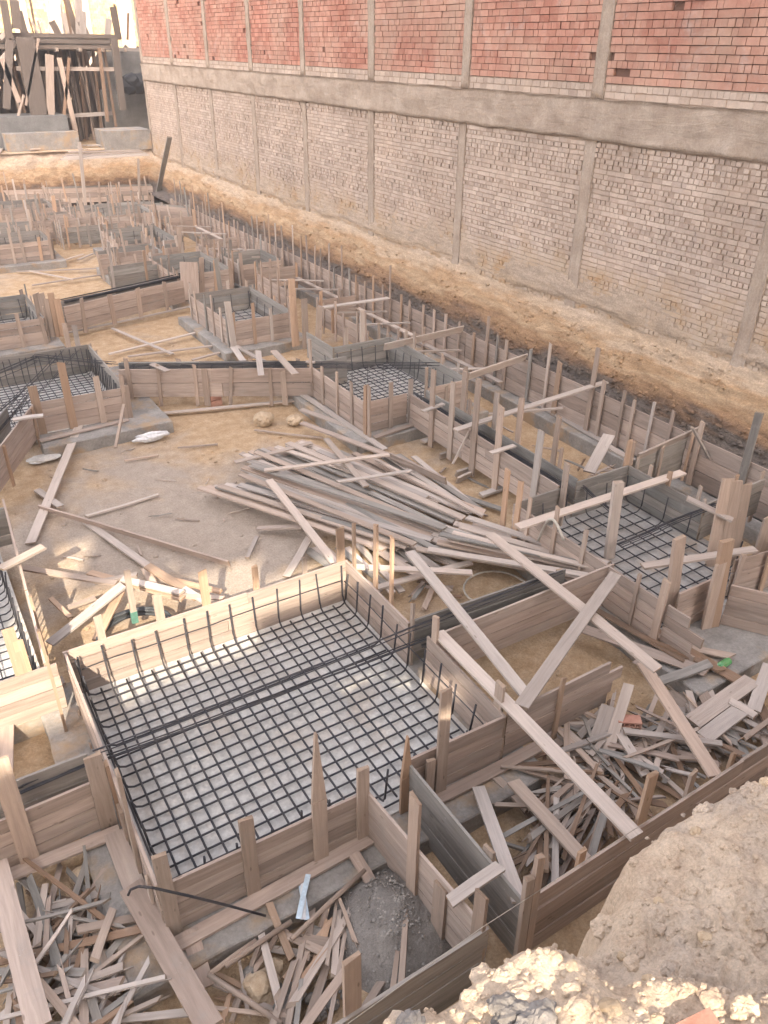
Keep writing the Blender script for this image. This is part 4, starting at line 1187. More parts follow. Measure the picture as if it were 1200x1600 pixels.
# crossed laths on the sand of the second yard
for (p, q, lab) in (((105, 520), (300, 478), 'long lath crossing the second sandy yard, topmost'), ((175, 513), (270, 553), 'lath lying crosswise over two others in the second yard'), ((170, 553), (345, 511), 'middle long lath in the second sandy yard'),
                    ((200, 557), (358, 538), 'lower lath in the second sandy yard'), ((300, 563), (365, 545), 'short lath near the tie beam in the second sandy yard')):
    timber(p, q, .08, .03, label=lab, z1=-.1, z2=-.08)
for (p, q, wd, lab) in (((298, 478), (375, 545), .12, 'pale plank along the left foot of the form with tall orange boards'), ((365, 543), (380, 565), .14, 'short white plank at the right end of the second yard'), ((308, 487), (330, 505), .2, 'white board piece on the slab of the second yard'),
                        ((340, 508), (355, 522), .2, 'second white board piece on the slab of the second yard'), ((375, 545), (420, 568), .1, 'pale plank running to the tie beam from the second yard')):
    timber(p, q, wd, .03, label=lab, z1=.03, z2=.03)
for (p, q, lab) in (((45, 423), (115, 437), 'upper lath on the bright far sand'), ((50, 446), (165, 428), 'longer lath on the bright far sand'), ((25, 424), (150, 420), 'straight lath on the bright far sand'), ((92, 410), (130, 397), 'dark stick on the bright far sand'), ((122, 406), (146, 396), 'second dark stick on the bright far sand'),
                    ((68, 378), (150, 367), 'lath under the form side beyond the bright sand'), ((0, 394), (54, 377), 'pale lath at the left edge beyond the bright sand'), ((150, 360), (166, 384), 'pale plank at the end of the bright far sand')):
    timber(p, q, .07, .03, label=lab, z1=-.12, z2=-.1)

# sunlit heap behind the left of footing 1
GS = 'sunlit boards heaped behind the large footing'
for (p, z_1, q, z_2, wd) in (((37, 887), .1, (182, 912), .15, .10), ((192, 914), .25, (78, 1006), .0, .14), ((190, 925), .1, (150, 1000), .0, .11), ((140, 895), .1, (286, 935), .15, .10), ((190, 905), .2, (284, 926), .2, .10), ((230, 884), .2, (310, 935), .05, .12),
                           ((226, 888), .1, (246, 925), .1, .10), ((255, 902), .1, (345, 925), .1, .08), ((150, 910), .1, (215, 898), .2, .08), ((260, 930), .12, (350, 935), .1, .07), ((105, 948), .0, (150, 935), .0, .08), ((80, 935), .0, (110, 965), .0, .06), ((280, 915), .1, (320, 940), .1, .09), ((0, 890), .66, (67, 853), .66, .13)):
    timber(p, q, wd, .028, label='sunlit pale board heaped with others behind the large front footing' if z_1 < .6 else 'short sunlit board lying across the left-edge footing form', group=GS if z_1 < .6 else None, z1=z_1, z2=z_2, m=R.choice(['loose', 'fresh', 'stake']))
b = MB(); q = P(211, 972, .1); t_ = PV(198, 892, (q.x, q.y), (0, 1))
b.board(q, t_, .07, .04, up=(0, 1, 0), segs=2); o = thing('painted_stick', q, 'upright stick with a teal-painted foot in the sunlit heap', 'stick')
b.v and b.build('stick', M['stake'], o)
b = MB(); b.board(q - (t_ - q) * .0 - Vector((0, .004, 0)), q.lerp(t_, .22) - Vector((0, .004, 0)), .076, .05, up=(0, 1, 0), segs=1); b.build('painted_foot', M['teal'], o)

# ---------------------------------------------------------------- waste timber scattered low down
def scrap(p, q, wd, lab, grp, m):
    """broken offcut: split ends, a little twist, sometimes two slivers still joined"""
    mb = MB(); tone = (R.random(), R.random(), 0)
    th = R.uniform(.014, .026); up = Vector((R.uniform(-.25, .25), R.uniform(-.25, .25), 1))
    mb.board(p, q, wd, th, up=up, segs=max(3, int((q - p).length / .2)), warp=.012, tone=tone, rag=.05, skew=R.uniform(-.03, .03), taper=R.uniform(.55, 1.0))
    d = (q - p).normalized(); s_ = d.cross(up).normalized()
    if R.random() < .5:
        a_ = p.lerp(q, R.uniform(.5, .8)) + s_ * wd * .3; mb.board(a_, q + d * R.uniform(.02, .12) + s_ * wd * .3, wd * .32, th * .8, up=up, segs=2, tone=tone, rag=.04, taper=.3)
    if R.random() < .3:
        a_ = p.lerp(q, R.uniform(.2, .5)) - s_ * wd * .32; mb.board(a_, p - d * R.uniform(.02, .1) - s_ * wd * .3, wd * .3, th * .8, up=up, segs=2, tone=tone, rag=.03, taper=.3)
    c = (p + q) / 2
    return tag(mb.build('scrap_board', M[m], None, tuple(c)), lab, 'scrap board', grp)
def scatter(poly, n, lmin, lmax, lab, grp, z0=-.17, zr=.28, ang=None, wmin=.025, wmax=.075, mats=('loose', 'loose', 'gform', 'stake', 'stake', 'form', 'brownd', 'gform', 'brownd')):
    xs_ = [p[0] for p in poly]; ys_ = [p[1] for p in poly]
    def inside(x, y):
        c = False
        for i in range(len(poly)):
            (ax, ay), (bx, by) = poly[i], poly[i - 1]
            if (ay > y) != (by > y) and x < (bx - ax) * (y - ay) / (by - ay) + ax: c = not c
        return c
    k = 0
    while k < n:
        x = R.uniform(min(xs_), max(xs_)); y = R.uniform(min(ys_), max(ys_))
        if not inside(x, y): continue
        if math.hypot(x - 1122, y - 1038) < 34 or math.hypot(x - 982, y - 1132) < 26: continue
        L = R.uniform(lmin, lmax)
        a = R.uniform(0, math.pi) if ang is None else R.choice(ang) + R.uniform(-.35, .35)
        z = z0 + zr * (k / n) * R.uniform(.6, 1)
        c = P(x, y, z)
        d = Vector((math.cos(a), math.sin(a), R.uniform(-.12, .12) * (1 if z > z0 + .08 else .2)))
        p, q = c - d * L / 2, c + d * L / 2
        if min(p.z, q.z) < -.19: s_ = -.19 - min(p.z, q.z); p.z += s_; q.z += s_
        scrap(p, q, R.uniform(wmin, wmax), lab, grp, R.choice(mats))
        k += 1
scatter([(845, 1150), (960, 1100), (1040, 1120), (1190, 1110), (1195, 1150), (1000, 1235), (880, 1320), (830, 1360), (835, 1260)], 140, .25, .95, 'grey scrap board in the tangle of waste timber at the right, behind the dark boarding', 'waste timber at the right', zr=.30)
scatter([(840, 1255), (960, 1265), (970, 1300), (880, 1350), (830, 1340)], 30, .7, 1.2, 'grey scrap board in the fan-shaped stack behind the dark boarding', 'fan of scrap boards', zr=.38, ang=(.25, .5))
scatter([(1060, 1090), (1130, 1060), (1200, 1080), (1200, 1140), (1080, 1150)], 12, .6, 1.3, 'grey plank among the long waste pieces near the right edge', 'long waste pieces near the right edge', zr=.25, wmin=.1, wmax=.16, ang=(.9, 1.2))
scatter([(60, 1420), (140, 1380), (165, 1450), (190, 1540), (200, 1600), (20, 1600), (20, 1500)], 105, .3, 1.2, 'grey scrap board in the tangle of waste timber at the lower left', 'waste timber at the lower left', zr=.36)
scatter([(330, 1530), (430, 1470), (540, 1400), (560, 1440), (430, 1600), (330, 1600)], 26, .3, 1.0, 'thin scrap lath in the rubble below the front footing side', 'laths in the rubble below the front footing', zr=.2, wmin=.03, wmax=.08, ang=(.7, 1.1, 2.4), mats=('stake', 'loose', 'fresh', 'stake'))
scatter([(440, 1540), (640, 1500), (680, 1520), (560, 1600), (440, 1600)], 12, .5, 1.2, 'dark scrap board behind the low boarding at the bottom edge', 'scrap behind the bottom boarding', zr=.25, ang=(.55, .75), mats=('stake', 'gform'))
scatter([(635, 905), (700, 900), (720, 960), (660, 960)], 7, .2, .6, 'small scrap board on the sand between the pile and the tie beam', 'scraps between the pile and the tie beam', zr=.03)
scatter([(985, 960), (1060, 990), (1090, 1030), (1010, 1030), (950, 985)], 7, .6, 1.6, 'plank lying on the slab left of the right footing', 'planks on the slab left of the right footing', z0=.02, zr=.10, ang=(1.65, 2.2, .4), wmin=.1, wmax=.15)
scatter([(60, 700), (360, 690), (380, 830), (120, 900)], 14, .1, .35, 'small chip of wood on the yard floor', 'chips on the yard floor', zr=.0, wmin=.01, wmax=.03, z0=-.18)
scatter([(650, 690), (760, 760), (760, 830), (700, 780)], 3, .2, .5, 'small chip of wood by the channel form', 'chips by the channel form', zr=.0, wmin=.02, wmax=.05, z0=-.18)
scatter([(800, 680), (980, 740), (960, 760), (880, 720), (770, 650)], 10, .2, .7, 'small scrap of wood on the sandy strip beside the channel form', 'scraps on the sandy strip', zr=.0, wmin=.03, wmax=.06, z0=-.18)
# pair of boards leaning together near the hollow brick
for (p, z_1, q, z_2, wd, lab) in (((930, 1172), -.1, (955, 1104), .15, .2, 'wide grey board leaning beside the hollow red brick'), ((947, 1178), -.05, (983, 1070), .3, .11, 'long grey board leaning beside the hollow red brick, right of the wide one'), ((905, 1150), -.1, (948, 1105), .1, .08, 'narrow grey board leaning left of the wide grey one'),
                                  ((962, 1135), .05, (1010, 1212), .0, .10, 'grey board slanting down from the hollow red brick'), ((880, 1140), .0, (940, 1190), .0, .08, 'grey board sloping left of the leaning boards')):
    timber(p, q, wd, .028, label=lab, z1=z_1, z2=z_2)
for (p, q, wd) in (((1082, 1130), (1176, 1062), .19), ((1100, 1152), (1166, 1105), .17), ((1178, 1110), (1202, 1040), .14), ((1140, 1095), (1180, 1120), .1)):
    timber(p, q, wd, .03, label='wide weathered grey plank near the right edge, below the green bottle', group='wide grey planks below the green bottle', z1=.02 + R.uniform(0, .1), z2=.05)

# ---------------------------------------------------------------- stones, heap, small things
def stone_at(px, py, r, lab, grp=None, m='stone', z=-.2, sq=.75, seed=0, cat='stone', name='stone'):
    c = P(px, py, z + r * .5)
    b = MB(); b.rock(c, r, r * R.uniform(.75, 1), r * sq, 3 if r > .12 else 2, seed, .38)
    o = b.build(name, M[m], None, (c.x, c.y, c.z))
    return tag(o, lab, cat, grp)
stone_at(412, 655, .20, 'larger yellow stone, the left of two, before the tie beam behind the yard', seed=3)
stone_at(461, 656, .16, 'flat yellow stone, the right of two, before the tie beam behind the yard', seed=8, sq=.6)
stone_at(128, 1368, .11, 'round ochre stone between the slab and the waste timber at the left', seed=5)
for i, (px, py, r, m) in enumerate(((404, 1545, .13, 'stone'), (430, 1510, .07, 'stone'), (507, 1515, .06, 'stone'), (521, 1520, .07, 'stone'), (498, 1538, .05, 'stone'), (452, 1552, .09, 'gstone'), (447, 1580, .11, 'gstone'), (493, 1462, .09, 'gstone'), (418, 1535, .11, 'stone'), (470, 1530, .05, 'gstone'), (390, 1520, .06, 'gstone'), (566, 1405, .05, 'gstone'), (476, 1477, .04, 'stone'), (485, 1560, .05, 'gstone'), (520, 1570, .06, 'gstone'), (415, 1560, .08, 'stone'))):
    stone_at(px, py, r, 'stone in the rubble below the front footing side', 'stones in the rubble below the front footing', m, -.2, .75, i + 20)
for i in range(110):
    px = R.uniform(380, 620); py = R.uniform(1440, 1600)
    if py < 1560 - (px - 380) * .35: continue
    stone_at(px, py, R.uniform(.015, .04), 'small stone in the rubble below the front footing side', 'small stones in the rubble', 'gstone', -.2, .8, i + 60)
stone_at(1085, 1030, .10, 'grey broken block near the green bottle at the right', m='gstone', seed=9) if False else None
b = MB(); c = P(1082, 1030, -.1); b.board(c - Vector((.16, .02, 0)), c + Vector((.16, .03, 0)), .2, .13, segs=1); tag(b.build('concrete_block', M['pad'], None, tuple(c)), 'grey concrete block lying on the sand near the right edge', 'block')
b = MB(); c = P(1160, 1022, -.12); b.board(c - Vector((.1, .06, 0)), c + Vector((.1, .0, 0)), .14, .1, segs=1); tag(b.build('concrete_block', M['pad'], None, tuple(c)), 'smaller grey block at the right edge beyond the green bottle', 'block')

def heap(cx, cy, rad, h, name, m, lab, cat, nst=0):
    def fz(x, y):
        r = math.hypot(x - cx, (y - cy) * 1.0) / rad
        return -.26 + max(0, (1 - r * r)) * h * (1 + .25 * fbm(x, y, 3)) + .03 * fbm(x, y, 14, 3) * max(0, 1 - r * r * .8)
    o = grid_mesh(name, frange(cx - rad, cx + rad, .03), frange(cy - rad, cy + rad, .03), fz, M[m])
    return tag(o, lab, cat, None, 'stuff' if not cat else None)
c = P(618, 1432, -.1); o = heap(c.x, c.y, .62, .36, 'gravel_heap', 'heap', 'cone of fine grey gravel against the front trench side', 'gravel heap')
for i in range(800):
    a = R.uniform(0, 6.28); rr = abs(R.gauss(0, .3)); r = R.uniform(.005, .02) * R.uniform(.5, 1)
    x = c.x + math.cos(a) * rr; y = c.y + math.sin(a) * rr
    if x > 2.3 or math.hypot(x - c.x, y - c.y) > .6: continue
    rr2 = math.hypot(x - c.x, y - c.y) / .62
    if i == 0 or 'gb' not in globals(): gb = MB()
    gb.rock((x, y, -.26 + (1 - rr2 * rr2) * .36 + .01), r, r, r * .8, 1, i, .3)
tag(gb.build('gravel', M['gstone'], None, None), 'loose grey gravel grains on the heap by the front trench', 'gravel', None, 'stuff')

cb = MB()
for i in range(2600):
    x = R.uniform(-3, 10); y = R.uniform(2.5, 19) ; 
    if fbm(x, y, .9) < R.uniform(-.3, .35): continue
    r = R.choice([.008, .012, .018, .03]) * R.uniform(.6, 1.2)
    cb.rock((x, y, floor_z(x, y) + r * .2), r * 1.2, r, r * .7, 1, i, .45)
tag(cb.build('soil_clods', M['floor'], None, None), 'loose clods and grit on the pit floor', 'clods', None, 'stuff')
# green bottle
c = P(1130, 1038, .02); b = MB()
d = Vector((-.95, -.1, .05)).normalized()
pts = [c - d * .11, c - d * .105, c + d * .06, c + d * .09, c + d * .12, c + d * .17]
root = thing('bottle', c, 'green bottle lying on the sand near the right edge', 'bottle')
for (i0, i1, r0, r1) in ((0, 1, .02, .048), (1, 2, .048, .05), (2, 3, .05, .04), (3, 4, .04, .018), (4, 5, .017, .017)):
    b.tube([pts[i0], pts[i1]], r0, 14, r2=r1, caps=i0 == 0)
b.build('bottle_body', M['green'], root)
b = MB(); b.tube([pts[5], pts[5] + d * .025], .021, 12); b.build('bottle_cap', M['sack'], root)
# hollow red brick
root = None
c = P(982, 1130, .06)
b = MB(); ex = Vector((.8, -.6, 0)); ey = Vector((.6, .8, 0)); 
def hollow_brick(c, ex, ey, ez, L, D, H):
    b = MB()
    b.board(c - ey * D / 2, c + ey * D / 2, L, .018, up=ez, segs=1)   # bottom
    b.v = [v - ez * (H / 2 - .009) for v in b.v]
    n = len(b.v)
    b.board(c - ey * D / 2, c + ey * D / 2, L, .018, up=ez, segs=1)
    for i in range(n, len(b.v)): b.v[i] = b.v[i] + ez * (H / 2 - .009)
    n = len(b.v)
    b.board(c - ey * D / 2, c + ey * D / 2, L, .012, up=ez, segs=1)
    for k in range(5):
        x = -L / 2 + .009 + k * (L - .018) / 4
        p = c + ex * x
        b.board(p - ey * (D / 2 - .002), p + ey * (D / 2 - .002), H - .036, .012, up=ex, segs=1)
    return b
ez = Vector((0, 0, 1))
tag(hollow_brick(c, ex, ey, ez, .24, .12, .13).build('hollow_brick', M['red'], None, tuple(c)), 'red hollow brick with square holes in the waste timber at the right', 'brick')
c = P(337, 629, -.15)
for k in range(2):
    b = MB(); b.board(c + Vector((-.12, 0, k * .14)), c + Vector((.12, .02, k * .14)), .12, .125, segs=1)
    tag(b.build('red_brick', M['red'], None, tuple(c)), ['lower', 'upper'][k] + ' red brick propping the tie beam form behind the yard', 'brick')
# pale blue paper mask
c = P(474, 1403, .01)
root = thing('paper_strip', c, 'pale blue and white crumpled paper strip on the front slab', 'paper')
for k in range(3):
    d = Vector((.16, .30, 0)).normalized(); pp = Vector((-d.y, d.x, 0))
    a_ = c - d * .19 + pp * (.03 * (k - 1)); b_ = c + d * .19 - pp * (.035 * (k - 1))
    b = MB(); b.board(a_ + Vector((0, 0, .01 * k)), b_ + Vector((0, 0, .01 * k + .012)), .045, .004, segs=8, warp=.006)
    b.build('paper_fold', M['blue' if k != 1 else 'sack'], root)
# white sack
c = P(236, 682, -.12); b = MB(); b.rock(c, .34, .10, .09, 3, 4, .5)
tag(b.build('empty_sack', M['sack'], None, tuple(c)), 'crumpled white sack on the sand by the left slab', 'sack')
c = P(68, 716, -.17); b = MB(); b.rock(c, .28, .16, .04, 3, 7, .5)
tag(b.build('paper_bag', M['floor_conc'], None, tuple(c)), 'flattened dirty bag under the left footing slab', 'bag')
# hoses
def coil(c, r, n, rr, name, m, lab, cat='hose', zamp=.02, part=1.0):
    b = MB(); pts = []
    N = int(n * 24)
    for i in range(N + 1):
        a = i / 24 * 2 * math.pi * part
        q = r * (1 + .06 * math.sin(a * .37 + 1) + .03 * (i / N))
        pts.append(Vector((c.x + q * math.cos(a), c.y + q * .9 * math.sin(a), c.z + zamp * math.sin(a * .5) + .03 * i / N * n)))
    b.tube(pts, rr, 7)
    return tag(b.build(name, M[m], None, tuple(c)), lab, cat)
c = P(212, 992, -.1)
coil(c, .42, 4, .022, 'hose_coil', 'hose', 'coil of black hose among the sunlit boards behind the large footing')
coil(P(775, 922, -.16), .42, 1, .014, 'hose_loop', 'hose2', 'thin pale hose loop on the ground behind the tie beam')
b = MB(); c0 = P(842, 842, .5)
pts = [PV(841 + 40 * t, 845 - 34 * math.sin(math.pi * t) , (6.5, 6.6), (1, 0)) for t in [i / 12 for i in range(13)]]
b.tube(pts, .018, 8)
tag(b.build('hose_loop', M['hose2'], None, tuple(pts[0])), 'pale hose looped over the left side of the right footing form', 'hose')
# bent bar over footing 1 corner
b = MB(); b.tube([P(200, 1399, .16), P(204, 1390, .2), P(217, 1385, .3), PV(238, 1387, (0, 3.80), (0, 1)), PV(300, 1401, (0, 3.84), (0, 1)), PV(360, 1416, (0, 3.80), (0, 1)), P(415, 1431, .03)], .011, 6)
tag(b.build('bent_rebar', M['rebar'], None, None), 'single rusty bar bent over a stake at the front left corner of the large footing', 'rebar')
# angled wooden pole frame in the lower middle
for (p, q, lab) in (((400, 1470), (328, 1522), 'round wooden pole, upper arm of the angle below the front slab'), ((326, 1523), (440, 1600), 'round wooden pole, lower arm of the angle below the front slab'), ((455, 1440), (352, 1510), 'long thin lath lying along the front slab edge'), ((570, 1360), (455, 1468), 'long brown lath sloping from the front slab edge')):
    b = MB(); a_ = P(*p, .0); b_ = P(*q, .0); b.tube([a_, a_.lerp(b_, .5) + Vector((0, 0, .01)), b_], .022, 7)
    tag(b.build('wooden_pole', M['stake'], None, tuple(a_)), lab, 'pole')

# ---------------------------------------------------------------- rubble bank in front
def seg_d(x, y, poly):
    best = 9e9
    for i in range(len(poly) - 1):
        ax, ay = poly[i]; bx, by = poly[i + 1]
        t = max(0, min(1, ((x - ax) * (bx - ax) + (y - ay) * (by - ay)) / ((bx - ax) ** 2 + (by - ay) ** 2)))
        d = math.hypot(x - ax - t * (bx - ax), y - ay - t * (by - ay)); best = min(best, d)
    return best
def in_poly(x, y, poly):
    c = False
    for i in range(len(poly)):
        (ax, ay), (bx, by) = poly[i], poly[i - 1]
        if (ay > y) != (by > y) and x < (bx - ax) * (y - ay) / (by - ay) + ax: c = not c
    return c
ZR, ZN = 2.55, 3.45
rear = [W(px, py, ZR) for (px, py) in ((905, 1500), (935, 1455), (955, 1415), (972, 1345), (1000, 1318), (1050, 1278), (1100, 1252), (1160, 1232), (1215, 1215), (1400, 1150))]
rear_poly = rear + [(9, .5), (9, -4), (.0, -4), (.4, 1.0)]
near = [W(px, py, ZN) for (px, py) in ((470, 1690), (560, 1640), (600, 1595), (660, 1560), (735, 1512), (800, 1500), (855, 1478), (900, 1473), (960, 1500), (1040, 1510), (1120, 1545), (1260, 1610))]
near_poly = near + [(3, -4), (-.5, -4)]
def fore_z(x, y):
    wx = x + .16 * fbm(x, y, 3.1, 5); wy = y + .16 * fbm(x + 5, y, 3.1, 5)
    z = -.3
    d = seg_d(wx, wy, rear) * (1 if in_poly(wx, wy, rear_poly) else -1)
    s_ = 1 / (1 + math.exp(-max(-30, min(30, (d + .13) / .04))))
    top = ZR + .12 * fbm(x, y, 1.2) + .28 * max(0, min(1, d / .9)) + .035 * fbm(x, y, 9, 4)
    zr = -.3 + (top + .3) * s_
    d2 = seg_d(wx, wy, near) * (1 if in_poly(wx, wy, near_poly) else -1)
    s2 = 1 / (1 + math.exp(-max(-30, min(30, (d2 + .12) / .045))))
    top2 = ZN + .05 * fbm(x + 3, y, 2.3, 4) + .02 * fbm(x, y, 12, 4) + .06 * min(1, max(0, d2) / .4)
    base = zr
    zn = base + max(0, top2 - base) * s2
    z = max(zr, zn)
    # clods
    n_ = noise.noise(Vector((x * 7, y * 7, 2))); n2_ = noise.noise(Vector((x * 17, y * 17, 6)))
    k_ = noise.noise(Vector((x * 1.7, y * 1.7, 9)))
    n0_ = noise.noise(Vector((x * 2.6 + 4, y * 2.6, 5)))
    z += (.09 * (.3 - abs(n0_)) + .06 * noise.noise(Vector((x * 4.3, y * 4.3, 8)))) * (1 if z > 1.5 else 0)
    return z + (.05 * max(0, .25 - abs(n_)) / .25 + .022 * max(0, .25 - abs(n2_)) / .25) * (.6 + k_) - .03
gx = frange(-1.6, 0, .08)[:-1] + frange(0, 3.2, .022)[:-1] + frange(3.2, 7.5, .06)
gy = frange(-5, -.4, .25)[:-1] + frange(-.4, 2.5, .022)
tag(grid_mesh('rubble_bank', gx, gy, fore_z, M['fore']), kind='structure')
tag(grid_mesh('near_ground', frange(-60, 60, 2), frange(-60, -4.9, 1.5), lambda x, y: 2.7, M['fore']), kind='structure')
# stones bedded in the bank
cb = MB(); nc = 0
for i in range(400):
    if nc > 95: break
    px = R.uniform(560, 1215); py = R.uniform(1210, 1610)
    zt_ = ZN + .02 if py > 1490 + (px - 900) * .12 else ZR + .15
    q = P(px, py, zt_)
    for _ in range(3): q = P(px, py, fore_z(q.x, q.y))
    if q.z < 1.6: continue
    r = R.uniform(.012, .05) if R.random() < .85 else R.uniform(.06, .11)
    cb.crag(q - Vector((0, 0, r * .3)), r, i, 3 if r < .06 else 4); nc += 1
tag(cb.build('clods', M['fore'], None, None), 'broken clods of packed earth bedded in the rubble bank', 'clods', None, 'stuff')
k = 0
for i in range(1500):
    px = R.uniform(560, 1215); py = R.uniform(1200, 1610)
    c = None
    for zt_ in (ZN + .05, ZR + .15):
        q = P(px, py, zt_)
        zz = fore_z(q.x, q.y)
        if abs(zz - zt_) < .16: 
            q = P(px, py, zz); zz = fore_z(q.x, q.y); q.z = zz; c = q; break
    if c is None: continue
    big = R.random() < .016
    r = R.uniform(.018, .034) if big else R.uniform(.004, .014)
    if big or k < 1:
        b = MB(); b.rock(c, r * 1.2, r, r * .7, 3, i, .4)
        nm = 'stone'
        tag(b.build('stone', M[nm], None, tuple(c)), 'stone half bedded in the rubble bank at the bottom right', 'stone', 'stones in the rubble bank')
    else:
        if k == 1: gb = MB()
        gb.rock(c, r * 1.2, r, r * .8, 1, i, .35)
    k += 1
tag(gb.build('rubble_grit', M['fore'], None, None), 'small grit and clods strewn on the rubble bank', 'rubble', None, 'stuff')
for (px, py, r, m, lab) in ((800, 1560, .05, 'gstone', 'dark grey cinder lump on the sunlit edge of the rubble bank'), (845, 1592, .055, 'gstone', 'larger grey cinder lump at the bottom edge, right of the dark one'), (640, 1592, .035, 'gstone', 'pale rough lump at the very tip of the sunlit bank'), (1170, 1560, .03, 'stone', 'tan stone in the near right corner of the bank')):
    q = P(px, py, ZN + .05); q.z = fore_z(q.x, q.y)
    b = MB()
    b.crag(q, r * 1.5, px)
    tag(b.build('cinder_lump', M['cinder' if m == 'gstone' else m], None, tuple(q)), lab, 'stone')
q = P(1080, 1612, ZN + .05); q.z = fore_z(q.x, q.y) + .0
b = MB(); b.board(q + Vector((-.12, .02, 0)), q + Vector((.12, -.02, 0)), .10, .06, segs=2, rag=.02); tag(b.build('red_brick', M['dustbrick'], None, tuple(q)), 'broken red brick on the bank at the bottom edge', 'brick')

# ---------------------------------------------------------------- the neighbouring site far back
zu = 1.95
def U(px, py, Y):       # point on the vertical plane at that distance
    return PV(px, py, (0, Y), (0, 1))
st = thing('raised_slab_shuttering', (3.0, 42, zu), 'concrete slab on a forest of wooden props, at the far end beyond the bank', 'slab shuttering')
Yf = 42.0
q0 = U(45, 52, Yf); q1 = U(172, 62, Yf)
zs = (U(110, 57, Yf)).z
b = MB(); b.box((q0.x - 6, Yf, zs - .35), (q1.x, Yf + 5, zs - .05)); b.build('slab', M['pad'], st)
b = MB()
for k in range(3): b.board((q0.x - 6, Yf - .05 - .03 * k, zs + .02 - .22 * k), (q1.x + .3, Yf - .05 - .03 * k, zs + .02 - .22 * k), .16, .05, up=(0, 1, 0), segs=4, warp=.02)
b.build('edge_board', M['dark'], st)
b = MB()
for k in range(23): b.board((q0.x - 9 + k * .62, Yf + 5.2, zu), (q0.x - 6 + k * .62, Yf + 5.2, zs - .1 - R.uniform(0, .5)), .55, .05, up=(0, 1, 0), segs=1)
b.build('shade_backing', M['dark'], st)  # added dark backing, hides the bright background to stand in for shade
for k in range(100):
    x = R.uniform(q0.x - 5, q1.x - .1); y = R.uniform(Yf + .1, Yf + 4.5)
    b = MB(); b.board((x + R.uniform(-.35, .35), y, zu), (x, y, zs - .35), R.uniform(.08, .13), .07, up=(0, 1, 0), segs=1)
    b.build('prop', M[R.choice(['dark', 'brownd', 'dark', 'stake'])], st)
for k in range(5):
    x = q0.x + 1 + k * 1.0
    b = MB(); b.board((x, Yf - .3, zs - .5), (x, Yf + 4.8, zs - .5), .12, .14, segs=1); b.build('joist', M['loose'], st)
for (p, q) in (((25, 107), (180, 108)), ((70, 183), (175, 177)), ((0, 60), (20, 40)), ((0, 95), (30, 60))):
    b = MB(); b.board(U(*p, Yf - .3), U(*q, Yf - .3), .16, .06, up=(0, 1, 0), segs=1); b.build('rail', M['loose'], st)
for (p, q, w_, m_) in (((38, 58), (62, 180), .75, 'gform'), ((77, 85), (80, 225), .33, 'loose'), ((92, 90), (118, 205), .2, 'loose'), ((3, 92), (30, 160), .2, 'loose'), ((15, 62), (10, 170), .3, 'gform'), ((178, 60), (192, 172), .30, 'gform'), ((37, 148), (28, 182), .08, 'loose'), ((108, 90), (100, 180), .12, 'stake'), ((155, 75), (168, 190), .14, 'fresh'), ((22, 0), (27, 45), .35, 'gform'), ((5, 0), (15, 60), .3, 'gform'), ((60, 60), (40, 165), .1, 'loose')):
    b = MB(); b.board(U(*q, Yf - .5), U(*p, Yf - .5), w_, .12, up=(0, 1, 0), segs=1); b.build('post', M[{'gform': 'dark', 'stake': 'brownd', 'fresh': 'brownd', 'loose': 'stake'}[m_]], st)
for k in range(26):
    px = R.uniform(35, 205); h = R.uniform(.5, 1.7)
    a_ = U(px, 58, Yf + R.uniform(0, 4)); a_.z = zs - .1
    b = MB(); b.board(a_, a_ + Vector((R.uniform(-.3, .3), 0, h)), R.choice([.06, .1, .3]), .05, up=(0, 1, 0), segs=1); b.build('upright', M[R.choice(['brownd', 'dark', 'loose'])], st)
def slab_block(p, q, ztop_px, zbot_px, Y, dep, lab, m='grey_conc', name='concrete_footing'):
    a_ = U(p, zbot_px, Y); b_ = U(q, zbot_px, Y); t_ = U(p, ztop_px, Y)
    b = MB(); b.box((a_.x, Y, min(a_.z, zu - .1)), (b_.x, Y + dep, t_.z)); c = (a_ + b_) / 2
    return tag(b.build(name, M[m], None, tuple(c)), lab, 'concrete footing')
slab_block(-20, 110, 184, 212, 40.8, 2.0, 'long grey concrete footing under the props beyond the far bank')
slab_block(10, 125, 210, 226, 40.0, .7, 'lower pale concrete footing step at the edge of the far bank', 'pad')
slab_block(165, 238, 205, 232, 39.3, 1.6, 'concrete block at the far bank edge beside the brick building', 'pad')
slab_block(165, 240, 140, 200, 43.5, .4, 'grey concrete wall behind the props beside the brick building')
a_ = U(150, 60, 46); b = MB(); b.box((U(150, 60, 46).x, 46, zu), (U(240, 60, 46).x, 46.2, U(150, 80, 46).z)); tag(b.build('grey_wall', M['grey_conc'], None, (a_.x, 46, zu)), 'plain grey wall far behind the props', 'wall')
b = MB()
for k in range(5): b.rock(U(200 + k * 7, 135 - k % 2 * 8, 42.8), .5, .3, .35, 2, k, .4)
tag(b.build('dark_tarpaulin', M['black'], None, None), 'heap of dark sheeting behind the concrete wall by the brick building', 'sheeting')
